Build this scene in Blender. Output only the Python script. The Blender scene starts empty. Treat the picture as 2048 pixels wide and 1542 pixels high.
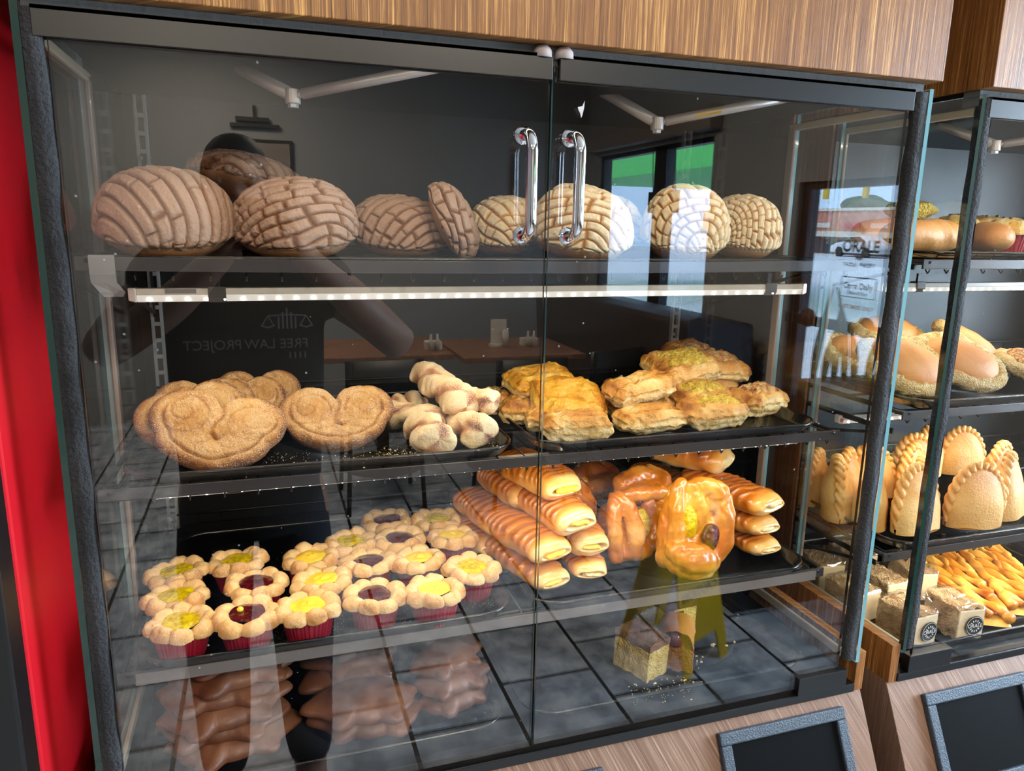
import bpy, math, random
import numpy as np
from mathutils import Matrix, Vector, Euler

SC = bpy.context.scene
COL = SC.collection
# ------------------------------------------------------------------ camera
cam_d = bpy.data.cameras.new('camera'); cam_d.sensor_width = 36.0
cam_d.lens = 1485.37 / 2048 * 36.0; cam_d.clip_start = 0.01
cam_o = bpy.data.objects.new('camera', cam_d); COL.objects.link(cam_o)
RT = Vector((0.9493, -0.3137, 0.0197)); UP = Vector((0.0481, 0.2069, 0.9772)); FW = Vector((0.3106, 0.9267, -0.2115))
cm = Matrix.Identity(4)
for i in range(3):
    cm[i][0] = RT[i]; cm[i][1] = UP[i]; cm[i][2] = -FW[i]
cm[0][3], cm[1][3], cm[2][3] = 0.1867, -0.7583, 1.5
cam_o.matrix_world = cm
SC.camera = cam_o
# ------------------------------------------------------------------ exposure
SC.view_settings.view_transform = 'Standard'; SC.view_settings.look = 'None'
SC.view_settings.gamma = 1.0; SC.view_settings.use_curve_mapping = False
SC.view_settings.exposure = 0.0
SC.cycles.transparent_max_bounces = 24
# ------------------------------------------------------------------ sky (seen through the shop windows)
w = bpy.data.worlds.new('sky'); SC.world = w; w.use_nodes = True
bg = w.node_tree.nodes['Background']; bg.inputs[0].default_value = (0.46, 0.69, 1.0, 1); bg.inputs[1].default_value = 8.0


def area(name, loc, rot, sx, sy, power, color, spread=180):
    d = bpy.data.lights.new(name, 'AREA'); d.shape = 'RECTANGLE'; d.size = sx; d.size_y = sy
    d.energy = power; d.color = color; d.spread = math.radians(spread)
    o = bpy.data.objects.new(name, d); COL.objects.link(o); o.location = loc; o.rotation_euler = rot
    return o


street_fill_d = bpy.data.lights.new('sun', 'SUN'); street_fill_d.energy = 9.0; street_fill_d.angle = math.radians(25); street_fill_d.color = (0.93, 0.97, 1.0)  # added lamp to brighten the street outside, though the day is overcast
street_fill_o = bpy.data.objects.new('sun', street_fill_d); COL.objects.link(street_fill_o); street_fill_o.rotation_euler = (math.radians(10), math.radians(-38), 0)

WARM = (1.0, 0.86, 0.68); COOL = (0.74, 0.87, 1.0); LED = (1.0, 0.86, 0.66)
# room ceiling lamps and an added daylight lamp
area('ceiling_lamp', (-0.9, -2.2, 2.72), (0, 0, 0), 0.6, 0.6, 14, WARM)
area('ceiling_lamp', (1.1, -2.4, 2.72), (0, 0, 0), 0.6, 0.6, 85, WARM)
area('ceiling_lamp', (-0.2, -4.2, 2.72), (0, 0, 0), 0.6, 0.6, 90, WARM)
area('added_window_fill', (2.97, -0.55, 1.6), (0, math.radians(90), 0), 1.4, 1.1, 170, COOL)  # cool fill lamp shining in through the added side window

# ------------------------------------------------------------------ material helpers


def lin(c):
    return tuple(((v / 255.0) / 12.92 if v <= 10.3 else (((v / 255.0) + 0.055) / 1.055) ** 2.4) for v in c)


def rgba(c): return (c[0], c[1], c[2], 1.0)


class NT:
    def __init__(s, name):
        s.m = bpy.data.materials.new(name); s.m.use_nodes = True
        s.t = s.m.node_tree; s.p = s.t.nodes['Principled BSDF']; s.out = s.t.nodes['Material Output']

    def n(s, typ, **kw):
        nd = s.t.nodes.new(typ)
        for k, v in kw.items():
            if k.startswith('_'): setattr(nd, k[1:], v)
            else: nd.inputs[k.replace('0x', '')].default_value = v
        return nd

    def l(s, a, b): s.t.links.new(a, b)

    def coord(s, kind='Object', scale=(1, 1, 1)):
        c = s.n('ShaderNodeTexCoord'); mp = s.n('ShaderNodeMapping'); mp.inputs['Scale'].default_value = scale
        s.l(c.outputs[kind], mp.inputs['Vector']); return mp.outputs[0]

    def noise(s, vec, scale, detail=4, rough=0.55):
        nd = s.n('ShaderNodeTexNoise'); nd.inputs['Scale'].default_value = scale
        nd.inputs['Detail'].default_value = detail; nd.inputs['Roughness'].default_value = rough
        s.l(vec, nd.inputs['Vector']); return nd.outputs['Fac']

    def ramp(s, fac, stops):
        nd = s.n('ShaderNodeValToRGB'); e = nd.color_ramp.elements
        while len(e) < len(stops): e.new(0.5)
        for el, (p, c) in zip(e, stops):
            el.position = p; el.color = rgba(c) if len(c) == 3 else c
        s.l(fac, nd.inputs[0]); return nd.outputs[0]

    def mix(s, fac, a, b, typ='MIX'):
        nd = s.n('ShaderNodeMix', _data_type='RGBA', _blend_type=typ)
        for sock, v in ((nd.inputs[0], fac), (nd.inputs[6], a), (nd.inputs[7], b)):
            if hasattr(v, 'links'): s.l(v, sock)
            else: sock.default_value = v if not isinstance(v, tuple) else rgba(v)
        return nd.outputs[2]

    def math(s, op, a, b=0.5, clamp=False):
        nd = s.n('ShaderNodeMath', _operation=op, _use_clamp=clamp)
        for sock, v in ((nd.inputs[0], a), (nd.inputs[1], b)):
            if hasattr(v, 'links'): s.l(v, sock)
            else: sock.default_value = v
        return nd.outputs[0]

    def bump(s, h, dist, strength=1.0, prev=None):
        nd = s.n('ShaderNodeBump'); nd.inputs['Distance'].default_value = dist; nd.inputs['Strength'].default_value = strength
        s.l(h, nd.inputs['Height'])
        if prev is not None: s.l(prev, nd.inputs['Normal'])
        s.l(nd.outputs[0], s.p.inputs['Normal']); return nd.outputs[0]

    def attr(s, name='tone'):
        nd = s.n('ShaderNodeAttribute'); nd.attribute_name = name; return nd.outputs['Fac']

    def set(s, **kw):
        for k, v in kw.items():
            sock = s.p.inputs[k.replace('_', ' ')]
            if hasattr(v, 'links'): s.l(v, sock)
            else: sock.default_value = rgba(v) if isinstance(v, tuple) and len(v) == 3 and 'Color' in k else v
        return s


def plain(name, c, rough=0.5, metal=0.0, coat=0.0, spec=0.5, bump=None, var=0.0):
    m = NT(name); col = lin(c)
    m.set(Base_Color=col, Roughness=rough, Metallic=metal, Coat_Weight=coat, Specular_IOR_Level=spec)
    v = m.coord()
    if var:
        f = m.noise(v, 9, 5)
        m.set(Base_Color=m.ramp(f, [(0.3, tuple(x * (1 - var) for x in col)), (0.7, tuple(min(1, x * (1 + var)) for x in col))]))
    if bump: m.bump(m.noise(v, bump[0], 4), bump[1])
    return m.m


def pastry(name, stops, rough=0.6, coat=0.0, fine=(240, 0.0012), var=0.12, sugar=0.0, sss=0.06, attr='tone', cells=None):
    """baked dough: colour along the mesh's own browning map, mottled, with a crumbly relief"""
    m = NT(name); v = m.coord()
    t = m.attr(attr)
    n1 = m.noise(v, 60, 5, 0.6)
    tt = m.math('ADD', t, m.math('MULTIPLY', m.math('SUBTRACT', n1, 0.5), var * 2), True)
    col = m.ramp(tt, [(p, lin(c)) for p, c in stops])
    if sugar:
        vo = m.n('ShaderNodeTexVoronoi'); vo.inputs['Scale'].default_value = 820; m.l(v, vo.inputs['Vector'])
        sp = m.math('LESS_THAN', vo.outputs['Distance'], 0.34)
        n2 = m.noise(v, 40, 3)
        sp = m.math('MULTIPLY', sp, m.math('MULTIPLY', m.math('GREATER_THAN', n2, 0.47), sugar))
        col = m.mix(sp, col, lin((250, 236, 212)))
    m.set(Base_Color=col, Roughness=rough, Coat_Weight=coat, Coat_Roughness=0.22)
    if sss:
        m.set(Subsurface_Weight=sss, Subsurface_Radius=(0.6, 0.3, 0.15), Subsurface_Scale=0.006)
    h = m.noise(v, fine[0], 4, 0.65)
    b = m.bump(h, fine[1])
    if cells:
        vo = m.n('ShaderNodeTexVoronoi'); vo.inputs['Scale'].default_value = cells[0]; m.l(v, vo.inputs['Vector'])
        m.bump(vo.outputs['Distance'], cells[1], 1.0, b)
    return m.m


def glass(name, tint=(1, 1, 1), f0=0.045, dust=0.02):
    """a clear pane: see-through straight on, mirror-like at a glancing angle"""
    m = NT(name); t = m.t; t.nodes.remove(m.p)
    lw = m.n('ShaderNodeLayerWeight'); lw.inputs['Blend'].default_value = 0.5
    p5 = m.math('POWER', lw.outputs['Facing'], 5.0)
    fr = m.math('ADD', m.math('MULTIPLY', p5, 1 - f0), f0, True)
    tr = m.n('ShaderNodeBsdfTransparent'); tr.inputs[0].default_value = rgba(tint)
    gl = m.n('ShaderNodeBsdfGlossy'); gl.inputs['Roughness'].default_value = 0.0
    gl.inputs['Color'].default_value = (1, 1, 1, 1)
    mx = m.n('ShaderNodeMixShader'); m.l(fr, mx.inputs[0]); m.l(tr.outputs[0], mx.inputs[1]); m.l(gl.outputs[0], mx.inputs[2])
    last = mx.outputs[0]
    if dust:
        df = m.n('ShaderNodeBsdfDiffuse'); df.inputs[0].default_value = (0.8, 0.82, 0.85, 1)
        v = m.coord(); vo = m.n('ShaderNodeTexVoronoi'); vo.inputs['Scale'].default_value = 62; m.l(v, vo.inputs['Vector'])
        sp = m.math('LESS_THAN', vo.outputs['Distance'], 0.07)
        sp = m.math('MULTIPLY', sp, m.math('GREATER_THAN', m.noise(v, 7, 2), 0.56))
        k = m.math('MULTIPLY', sp, dust * 12, True)
        m2 = m.n('ShaderNodeMixShader'); m.l(k, m2.inputs[0]); m.l(last, m2.inputs[1]); m.l(df.outputs[0], m2.inputs[2]); last = m2.outputs[0]
    m.l(last, m.out.inputs['Surface'])
    return m.m


def wood(name, dark, mid, light, k=130.0, rough=0.42):
    m = NT(name)
    c = m.n('ShaderNodeTexCoord'); sx = m.n('ShaderNodeSeparateXYZ'); m.l(c.outputs['Object'], sx.inputs[0])
    cx = m.n('ShaderNodeCombineXYZ')
    m.l(m.math('ADD', sx.outputs[0], m.math('MULTIPLY', sx.outputs[1], 1.0)), cx.inputs[0])
    m.l(m.math('MULTIPLY', sx.outputs[2], 0.012), cx.inputs[1])
    f1 = m.noise(cx.outputs[0], k, 6, 0.75); f2 = m.noise(cx.outputs[0], k * 3.3, 4, 0.7); f3 = m.noise(cx.outputs[0], 14, 2)
    f = m.math('ADD', m.math('MULTIPLY', f1, 0.55), m.math('ADD', m.math('MULTIPLY', f2, 0.33), m.math('MULTIPLY', f3, 0.12)))
    m.set(Base_Color=m.ramp(f, [(0.40, lin(dark)), (0.475, lin(mid)), (0.52, lin(mid)), (0.60, lin(light))]), Roughness=rough, Specular_IOR_Level=0.4)
    m.bump(f2, 0.0004, 0.6)
    return m.m


# ------------------------------------------------------------------ materials
M = {}
M['wood'] = wood('wood_laminate', (62, 34, 14), (134, 86, 42), (214, 160, 90), 230)
M['wood_light'] = wood('wood_laminate_pale', (88, 62, 48), (126, 97, 80), (176, 148, 128), 330)
M['wood_dark'] = wood('wood_laminate_dark', (40, 20, 10), (86, 50, 26), (140, 90, 50), 200)
M['black'] = plain('black_painted_steel', (16, 16, 17), 0.34, 0, 0.0, 0.5)
M['back_black'] = plain('black_back_panel', (10, 11, 12), 0.45, 0, 0, 0.4)
M['black_gloss'] = plain('black_gloss_panel', (6, 7, 9), 0.12)
M['black_matte'] = plain('black_matte', (12, 12, 13), 0.7)
M['rail'] = plain('dark_shelf_rail', (58, 54, 53), 0.3, 0.0, 0.2)
M['tray'] = plain('black_tray', (10, 10, 11), 0.22, 0, 0.25, bump=(180, 0.0004))
M['deck'] = plain('black_deck', (13, 15, 17), 0.3)
M['strip_grey'] = plain('grey_price_strip', (112, 106, 102), 0.5)
M['frame_grey'] = plain('grey_primer', (118, 120, 120), 0.8, bump=(120, 0.001))
M['gasket'] = plain('fuzzy_gasket', (48, 50, 54), 0.95, bump=(260, 0.006), var=0.7)
M['chrome'] = plain('chrome', (225, 225, 228), 0.05, 1.0)
M['steel'] = plain('galvanised_steel', (190, 193, 196), 0.42, 0.5, bump=(90, 0.0003), var=0.12)
M['alu'] = plain('grey_aluminium', (186, 182, 180), 0.36, 0.35)
M['hole'] = plain('slot_hole', (8, 8, 9), 0.8)
M['pane'] = glass('clear_pane', f0=0.06)
M['pane_side'] = glass('clear_side_pane', (0.985, 0.995, 0.99), 0.04, 0.02)
M['edge'] = plain('green_glass_edge', (104, 150, 160), 0.12, 0, 0.6)
M['edge_dark'] = plain('dark_green_glass_edge', (22, 50, 44), 0.15, 0, 0.4)
M['edge_black'] = plain('blackened_glass_edge', (10, 12, 13), 0.4)
M['acrylic'] = plain('milky_acrylic_trim', (140, 126, 116), 0.2, 0, 0.4)
M['red'] = plain('red_enamel', (188, 18, 32), 0.4, 0, 0.0, 0.35)
M['tex_plastic'] = plain('textured_black_plastic', (52, 66, 80), 0.42, 0, 0.0, 0.5, bump=(420, 0.0022))
M['slate'] = plain('blank_black_panel', (5, 6, 8), 0.7, 0, 0, 0.08)
m = NT('clear_tape'); m.set(Base_Color=lin((176, 174, 170)), Roughness=0.3)
tr_ = m.n('ShaderNodeBsdfTransparent'); mx_ = m.n('ShaderNodeMixShader'); mx_.inputs[0].default_value = 0.5
m.l(tr_.outputs[0], mx_.inputs[1]); m.l(m.p.outputs[0], mx_.inputs[2]); m.l(mx_.outputs[0], m.out.inputs['Surface']); M['tape'] = m.m
M['trim_pale'] = plain('pale_aluminium_channel', (196, 184, 160), 0.28, 0.2, 0.3)
M['bumper'] = plain('pinkish_bumper', (176, 164, 164), 0.8)

# ------------------------------------------------------------------ geometry helpers


class MB:
    """collects geometry of ONE part"""

    def __init__(s): s.v = []; s.f = []; s.mi = []; s.tone = []; s.nv = 0

    def add(s, v, f, mi=0, tone=None):
        v = np.asarray(v, float).reshape(-1, 3)
        s.v.append(v); b = s.nv
        s.f.extend([tuple(int(i) + b for i in q) for q in f]); s.mi.extend([mi] * len(f))
        s.tone.append(np.zeros(len(v)) if tone is None else np.asarray(tone, float).ravel()); s.nv += len(v); return s

    def box(s, lo, hi, mi=0):
        x0, y0, z0 = lo; x1, y1, z1 = hi
        v = [(x0, y0, z0), (x1, y0, z0), (x1, y1, z0), (x0, y1, z0), (x0, y0, z1), (x1, y0, z1), (x1, y1, z1), (x0, y1, z1)]
        return s.add(v, [(0, 3, 2, 1), (4, 5, 6, 7), (0, 1, 5, 4), (1, 2, 6, 5), (2, 3, 7, 6), (3, 0, 4, 7)], mi)

    def hexa(s, v, mi=0):
        return s.add(v, [(0, 3, 2, 1), (4, 5, 6, 7), (0, 1, 5, 4), (1, 2, 6, 5), (2, 3, 7, 6), (3, 0, 4, 7)], mi)

    def prism(s, prof, a, b, axis=0, mi=0):
        """profile (list of 2-D points) swept along an axis from a to b"""
        n = len(prof); v = []
        for t in (a, b):
            for p in prof:
                q = [0, 0, 0]; o = [i for i in range(3) if i != axis]; q[axis] = t; q[o[0]] = p[0]; q[o[1]] = p[1]; v.append(q)
        f = [tuple(range(n))[::-1], tuple(range(n, 2 * n))] + [(i, (i + 1) % n, n + (i + 1) % n, n + i) for i in range(n)]
        return s.add(v, f, mi)

    def grid(s, P, cu=False, cv=False, mi=0, tone=None):
        """P[nu,nv,3]; cu / cv: closed in that direction"""
        nu, nv = P.shape[:2]
        I = np.arange(nu * nv).reshape(nu, nv)
        A = I if not cu else np.vstack([I, I[:1]])
        A = A if not cv else np.hstack([A, A[:, :1]])
        f = np.stack([A[:-1, :-1], A[1:, :-1], A[1:, 1:], A[:-1, 1:]], -1).reshape(-1, 4)
        return s.add(P, f.tolist(), mi, tone)

    def tube(s, pts, r, n=8, mi=0, cap=True):
        pts = np.asarray(pts, float); m = len(pts); r = np.broadcast_to(np.asarray(r, float), (m,))
        T = np.gradient(pts, axis=0); T /= np.linalg.norm(T, axis=1)[:, None] + 1e-12
        ref = np.array([0, 0, 1.0]) if abs(T[0][2]) < 0.9 else np.array([1.0, 0, 0])
        P = np.zeros((m, n, 3)); u = None
        for i in range(m):
            if u is None: u = np.cross(T[i], ref)
            u = u - T[i] * (u @ T[i]); u /= np.linalg.norm(u) + 1e-12; w_ = np.cross(T[i], u)
            for k in range(n):
                a = 2 * math.pi * k / n; P[i, k] = pts[i] + r[i] * (math.cos(a) * u + math.sin(a) * w_)
        b = s.nv; s.grid(P, False, True, mi)
        if cap:
            s.f.append(tuple(b + k for k in range(n))); s.mi.append(mi)
            s.f.append(tuple(b + (m - 1) * n + k for k in range(n))[::-1]); s.mi.append(mi)
        return s

    def lathe(s, prof, n=24, c=(0, 0, 0), axis=2, mi=0):
        a = np.arange(n) * 2 * math.pi / n; P = np.zeros((n, len(prof), 3)); o = [i for i in range(3) if i != axis]
        for j, (r, h) in enumerate(prof):
            P[:, j, o[0]] = r * np.cos(a) + c[o[0]]; P[:, j, o[1]] = r * np.sin(a) + c[o[1]]; P[:, j, axis] = h + c[axis]
        return s.grid(P, True, False, mi)

    def build(s, name, mats, parent=None, smooth=False, bevel=0.0, world=None, tone=False):
        v = np.vstack(s.v)
        if world is not None: v = v - np.array(world, float)
        me = bpy.data.meshes.new(name); me.from_pydata(v.tolist(), [], s.f)
        for m in (mats if isinstance(mats, (list, tuple)) else [mats]): me.materials.append(M[m] if isinstance(m, str) else m)
        if any(s.mi): me.polygons.foreach_set('material_index', s.mi)
        me.polygons.foreach_set('use_smooth', [smooth] * len(me.polygons))
        if tone:
            at = me.attributes.new('tone', 'FLOAT', 'POINT'); at.data.foreach_set('value', np.concatenate(s.tone))
        me.validate(); me.update()
        o = bpy.data.objects.new(name, me); COL.objects.link(o)
        if parent is not None: o.parent = parent
        if bevel:
            b = o.modifiers.new('edge', 'BEVEL'); b.width = bevel; b.segments = 2; b.limit_method = 'ANGLE'
        return o


def tag(o, label=None, cat=None, group=None, kind=None):
    for k, v in (('label', label), ('category', cat), ('group', group), ('kind', kind)):
        if v: o[k] = v
    return o


def empty(name, loc=(0, 0, 0), rot=(0, 0, 0)):
    o = bpy.data.objects.new(name, None); o.empty_display_size = 0.02; COL.objects.link(o)
    o.location = loc; o.rotation_euler = rot; return o


def copy_tree(o, parent=None):
    c = o.copy(); COL.objects.link(c)
    if parent is not None: c.parent = parent
    for ch in [x for x in o.children]: copy_tree(ch, c)
    return c


def sines(p, seed, scale, octv=3):
    """smooth pseudo-random field at points p[...,3], about -1..1"""
    rng = np.random.RandomState(seed); out = np.zeros(p.shape[:-1]); amp = 1.0; tot = 0
    for _ in range(octv):
        for _k in range(5):
            d = rng.normal(size=3); d /= np.linalg.norm(d); out += amp * np.sin((p @ d) * scale * 6.283 + rng.uniform(0, 6.283)) / 2.2
        tot += amp; amp *= 0.5; scale *= 2.1
    return out / tot


def sstep(a, b, x):
    t = np.clip((x - a) / (b - a), 0, 1); return t * t * (3 - 2 * t)


def txt(name, body, size, mat, parent, loc, rot, extrude=0.0, align='CENTER', sx=1.0, bold=0.0):
    """lettering turned into a mesh part"""
    cu = bpy.data.curves.new(name, 'FONT'); cu.body = body; cu.size = size; cu.align_x = align; cu.align_y = 'CENTER'; cu.extrude = extrude; cu.offset = bold
    t = bpy.data.objects.new(name + '_curve', cu); COL.objects.link(t)
    dg = bpy.context.evaluated_depsgraph_get(); me = bpy.data.meshes.new_from_object(t.evaluated_get(dg))
    bpy.data.objects.remove(t); bpy.data.curves.remove(cu)
    me.materials.clear(); me.materials.append(M[mat]); me.name = name
    o = bpy.data.objects.new(name, me); COL.objects.link(o); o.parent = parent; o.location = loc; o.rotation_euler = rot; o.scale = (sx, 1, 1)
    return o
# ------------------------------------------------------------------ the two display cases
CW = 0.976           # width of a case
CASE2 = 1.056        # where the neighbouring case begins
ZB, ZT = 0.8645, 1.6453      # bottom of the door glass, underside of the top rail
YB, YT = 0.50, 0.237         # back wall, rear edge of the side glass


def make_case(x0, label, handles=True):
    org = (x0 + CW / 2, 0.25, 0.0)
    root = empty('display_case', org); tag(root, label, 'display case', None)
    X = lambda x: x0 + x

    def part(mb, name, mats, parent=None, **k): return mb.build(name, mats, parent or root, world=org, **k)
    # wooden header and base
    part(MB().box((X(0.0), -0.016, 1.679), (X(CW), YB, 2.05)), 'header_panel', 'wood', bevel=0.001)
    part(MB().box((X(0.006), 0.006, 1.660), (X(CW - 0.006), 0.03, 1.6788)), 'header_frame', 'frame_grey')
    b = MB()
    b.prism([(0.003, 0.8437), (-0.0474, 0.7419), (-0.150, 0.52), (-0.150, 0.06), (YB, 0.06), (YB, 0.8437)], X(-0.0155), X(CW + 0.0155), 0)
    part(b, 'base_cabinet', 'wood_light', bevel=0.0008)
    part(MB().box((X(0.0), -0.06, 0.0), (X(CW), YB, 0.06)), 'plinth', 'black_matte')
    for a, c in ((-0.0155, -0.0005), (CW + 0.0005, CW + 0.0155)):
        part(MB().box((X(a), -0.0005, 0.8437), (X(c), YB, 0.905)), 'side_cheek', 'wood', bevel=0.0006)
    part(MB().box((X(0.0), -0.003, 0.8437), (X(CW), 0.022, 0.857)), 'bottom_track', 'black', bevel=0.0015)
    part(MB().box((X(0.0), 0.022, 0.8437), (X(CW), YB, 0.866)), 'deck', 'deck')
    # black interior back and rear side panels (wood outside)
    part(MB().box((X(0.0), YB, 0.85), (X(CW), YB + 0.02, 1.679)), 'back_panel', 'back_black')
    for xi, xo in ((0.004, -0.004), (CW - 0.004, CW + 0.004)):
        lo, hi = sorted((xi, xo)); mid = (lo + hi) / 2
        mb = MB()
        if xi > xo: mb.box((X(mid), YT + 0.016, 0.866), (X(hi), YB, 1.678), 0).box((X(lo), YT + 0.016, 0.866), (X(mid), YB + 0.02, 1.678), 1)
        else: mb.box((X(lo), YT + 0.016, 0.866), (X(mid), YB, 1.678), 0).box((X(mid), YT + 0.016, 0.866), (X(hi), YB + 0.02, 1.678), 1)
        part(mb, 'rear_side_panel', ['black_gloss', 'wood_dark'])
    part(MB().box((X(0.006), 0.032, 1.673), (X(CW - 0.006), YB, 1.6785)), 'inner_ceiling', 'back_black')
    # side glass in its channels
    for s, xa, xb in ((0, 0.0, 0.006), (1, CW - 0.006, CW)):
        mb = MB().box((X(xa), -0.004, 0.893), (X(xb), YT, 1.672)); mb.mi = [2, 2, 1, 0, 2, 0]
        sp = part(mb, 'side_glass', ['pane_side', 'edge' if s else 'edge_dark', 'edge'])
        xi = 0.0061 if s == 0 else CW - 0.0061; sg = 1 if s == 0 else -1
        lo, hi = sorted((xi, xi + sg * 0.0055)); lo2, hi2 = sorted((xi - sg * 0.0005, xi + sg * 0.003))
        part(MB().box((X(lo), YT - 0.003, 0.893), (X(hi), YT + 0.012, 1.655)), 'rear_trim', 'acrylic', bevel=0.0015)
        part(MB().box((X(lo), 0.012, 1.648), (X(hi), YT + 0.01, 1.658)), 'top_trim', 'trim_pale', bevel=0.0015)
        part(MB().box((X(lo), 0.010, 0.889), (X(hi), YT + 0.01, 0.902)), 'bottom_trim', 'trim_pale', bevel=0.0015)
        # fuzzy draught strip along the front edge, a little wavy
        zz = np.linspace(0.897, 1.668, 90); rng = random.Random(5 + s)
        wv = 0.0009 * np.sin(zz * 41 + s) + 0.0007 * np.sin(zz * 87 + 2 * s)
        P = np.zeros((90, 6, 3))
        for k, (dx, dy) in enumerate(((0, -0.003), (0.0135, -0.0035), (0.0165, 0.0015), (0.0155, 0.009), (0.004, 0.012), (0, 0.010))):
            P[:, k, 0] = X(xi) + sg * (0.0002 + dx + (wv * (dx > 0.005))); P[:, k, 1] = dy + (0.0006 * np.sin(zz * 63 + k)); P[:, k, 2] = zz
        part(MB().grid(P, False, True), 'draught_strip', 'gasket', smooth=True)
    # slotted shelf standards
    for xs in (0.028, 0.935):
        mb = MB(); z0, z1 = 0.88, 1.676
        mb.box((X(xs - 0.0085), YB - 0.010, z0), (X(xs - 0.0042), YB - 0.0005, z1)); mb.box((X(xs + 0.0042), YB - 0.010, z0), (X(xs + 0.0085), YB - 0.0005, z1))
        z = z0
        while z < z1 - 0.01:
            mb.box((X(xs - 0.0043), YB - 0.0098, z), (X(xs + 0.0043), YB - 0.0075, z + 0.0062)); z += 0.0254
        st = part(mb, 'slotted_standard', 'steel', bevel=0.0004)
        for zs in (1.30, 1.585, 1.02):
            part(MB().lathe([(0.0, -0.0004), (0.0028, -0.0004), (0.0034, 0.0012), (0, 0.0016)], 14, (X(xs - 0.004), YB - 0.0115, zs), 1), 'screw', 'steel', st, smooth=True)
    # diagonal shelf brackets
    for zsh in (1.452, 1.205, 0.990):
        for xs in (0.026, 0.938):
            mb = MB()
            mb.box((X(xs - 0.0015), 0.09, zsh - 0.004), (X(xs + 0.0015), YB - 0.008, zsh + 0.004))
            mb.tube([(X(xs), 0.10, zsh - 0.004), (X(xs), YB - 0.010, zsh - 0.095)], 0.003, 6)
            mb.box((X(xs - 0.0015), YB - 0.016, zsh - 0.10), (X(xs + 0.0015), YB - 0.010, zsh + 0.004))
            part(mb, 'shelf_bracket', 'black')
    # hydraulic door closers
    for (ax, ay, az), (bx, by, bz), (cx, cy, cz) in (((0.172, 0.22, 1.672), (0.2278, 0.16, 1.637), (0.40, 0.06, 1.668)), ((0.63, 0.22, 1.682), (0.689, 0.16, 1.635), (0.86, 0.10, 1.672))):
        mb = MB()
        A, Bp, Cc = (X(ax), ay, az), (X(bx), by, bz), (X(cx), cy, cz)
        mb.tube([A, tuple(np.array(A) * 0.5 + np.array(Bp) * 0.5), Bp], 0.0075, 12)
        mb.tube([Bp, tuple(np.array(Bp) * 0.97 + np.array(Cc) * 0.03), tuple(np.array(Bp) * 0.94 + np.array(Cc) * 0.06)], 0.0042, 10)
        mb.tube([tuple(np.array(Bp) * 0.94 + np.array(Cc) * 0.06), tuple(np.array(Bp) * 0.6 + np.array(Cc) * 0.4), Cc], 0.0062, 12)
        cl = part(mb, 'door_closer', 'alu', smooth=True)
        part(MB().lathe([(0, -0.009), (0.0085, -0.009), (0.0085, 0.007), (0, 0.007)], 18, Bp), 'pivot', 'alu', cl, smooth=False, bevel=0.001)
        part(MB().lathe([(0, -0.013), (0.006, -0.013), (0.006, -0.009), (0, -0.009)], 6, Bp), 'nut', 'steel', cl)
        d = np.array(Cc) - np.array(Bp); q = np.array(Bp) + d * 0.34
        if ax > 0.5:
            sq = []
            for t in (0.26, 0.44):
                c0 = np.array(Bp) + d * t
                sq += [c0 + (0, -0.0064, 0.0025), c0 + (0, -0.0064, -0.0035)]
            part(MB().add([sq[0], sq[2], sq[3], sq[1]], [(0, 1, 2, 3)]), 'maker_plate', NT('yellow_maker_plate').set(Base_Color=lin((196, 160, 30)), Roughness=0.4).m, cl)
    # doors
    for dx0, dx1, hx, nm, pv in ((0.0240, 0.4755, 0.4475, 0, 0.1), (0.4790, 0.9435, 0.4995, 1, 0.9)):
        door = empty('door', ((dx0 + dx1) / 2 - CW / 2, -0.25, ZB)); door.parent = root
        dorg = (X((dx0 + dx1) / 2), 0.0, ZB)
        dz = 0.0 if nm == 0 else 0.002
        mb = MB().box((X(dx0), 0.0, ZB + dz), (X(dx1), 0.0045, 1.66)); mb.mi = [2, 2, 0, 2, 0, 1 if nm else 2]
        mb.build('glass_pane', ['pane', 'edge', 'edge_black'], door, world=dorg)
        rx0, rx1 = (0.0145, 0.4765) if nm == 0 else (0.4845, 0.948)
        mb = MB().box((X(rx0), -0.0045, ZT), (X(rx1), -0.0005, 1.6700)).box((X(rx0), 0.006, ZT), (X(rx1), 0.010, 1.6700)).box((X(rx0), -0.0045, 1.6660), (X(rx1), 0.010, 1.6700))
        mb.build('top_rail', 'black', door, world=dorg, bevel=0.0006)
        mb = MB().box((X(0.0155 if nm == 0 else 0.8735), -0.005, 0.8572), (X(0.098 if nm == 0 else 0.957), 0.0105, 0.8845))
        mb.build('hinge_patch', 'black', door, world=dorg, bevel=0.0008)
        if handles:
            mb = MB(); r = 0.006; pts = []
            zc0, zc1 = 1.489, 1.590
            for a in np.linspace(0, 90, 9): pts.append((X(hx), -0.0295 + 0.017 * (1 - math.sin(math.radians(a))), zc1 - 0.017 + 0.017 * math.cos(math.radians(a))))
            pts = [(X(hx), 0.0, zc1), (X(hx), -0.006, zc1)] + pts
            low = [(p[0], p[1], zc0 + (zc1 - p[2])) for p in pts[::-1]]
            mb.tube(pts + [(X(hx), -0.0295, 1.55), (X(hx), -0.0295, 1.53)] + low, r, 16)
            for zz in (zc0, zc1): mb.lathe([(0, -0.0018), (0.0095, -0.0018), (0.0095, 0.0), (0, 0.0)], 20, (X(hx), 0.0, zz), 1)
            mb.build('handle', 'chrome', door, smooth=True, world=dorg)
    for bx in (0.467, 0.4905):
        part(MB().lathe([(0.0, 0.012), (0.006, 0.011), (0.0095, 0.007), (0.0105, 0.0), (0.0, 0.0)], 18, (X(bx), 0.002, 1.667)), 'bumper', 'bumper', smooth=True)
    return root


case1 = make_case(0.0, 'large wood and glass bakery case with the pink concha buns')
case2 = make_case(CASE2, 'neighbouring wood and glass bakery case with the empanadas')
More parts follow.
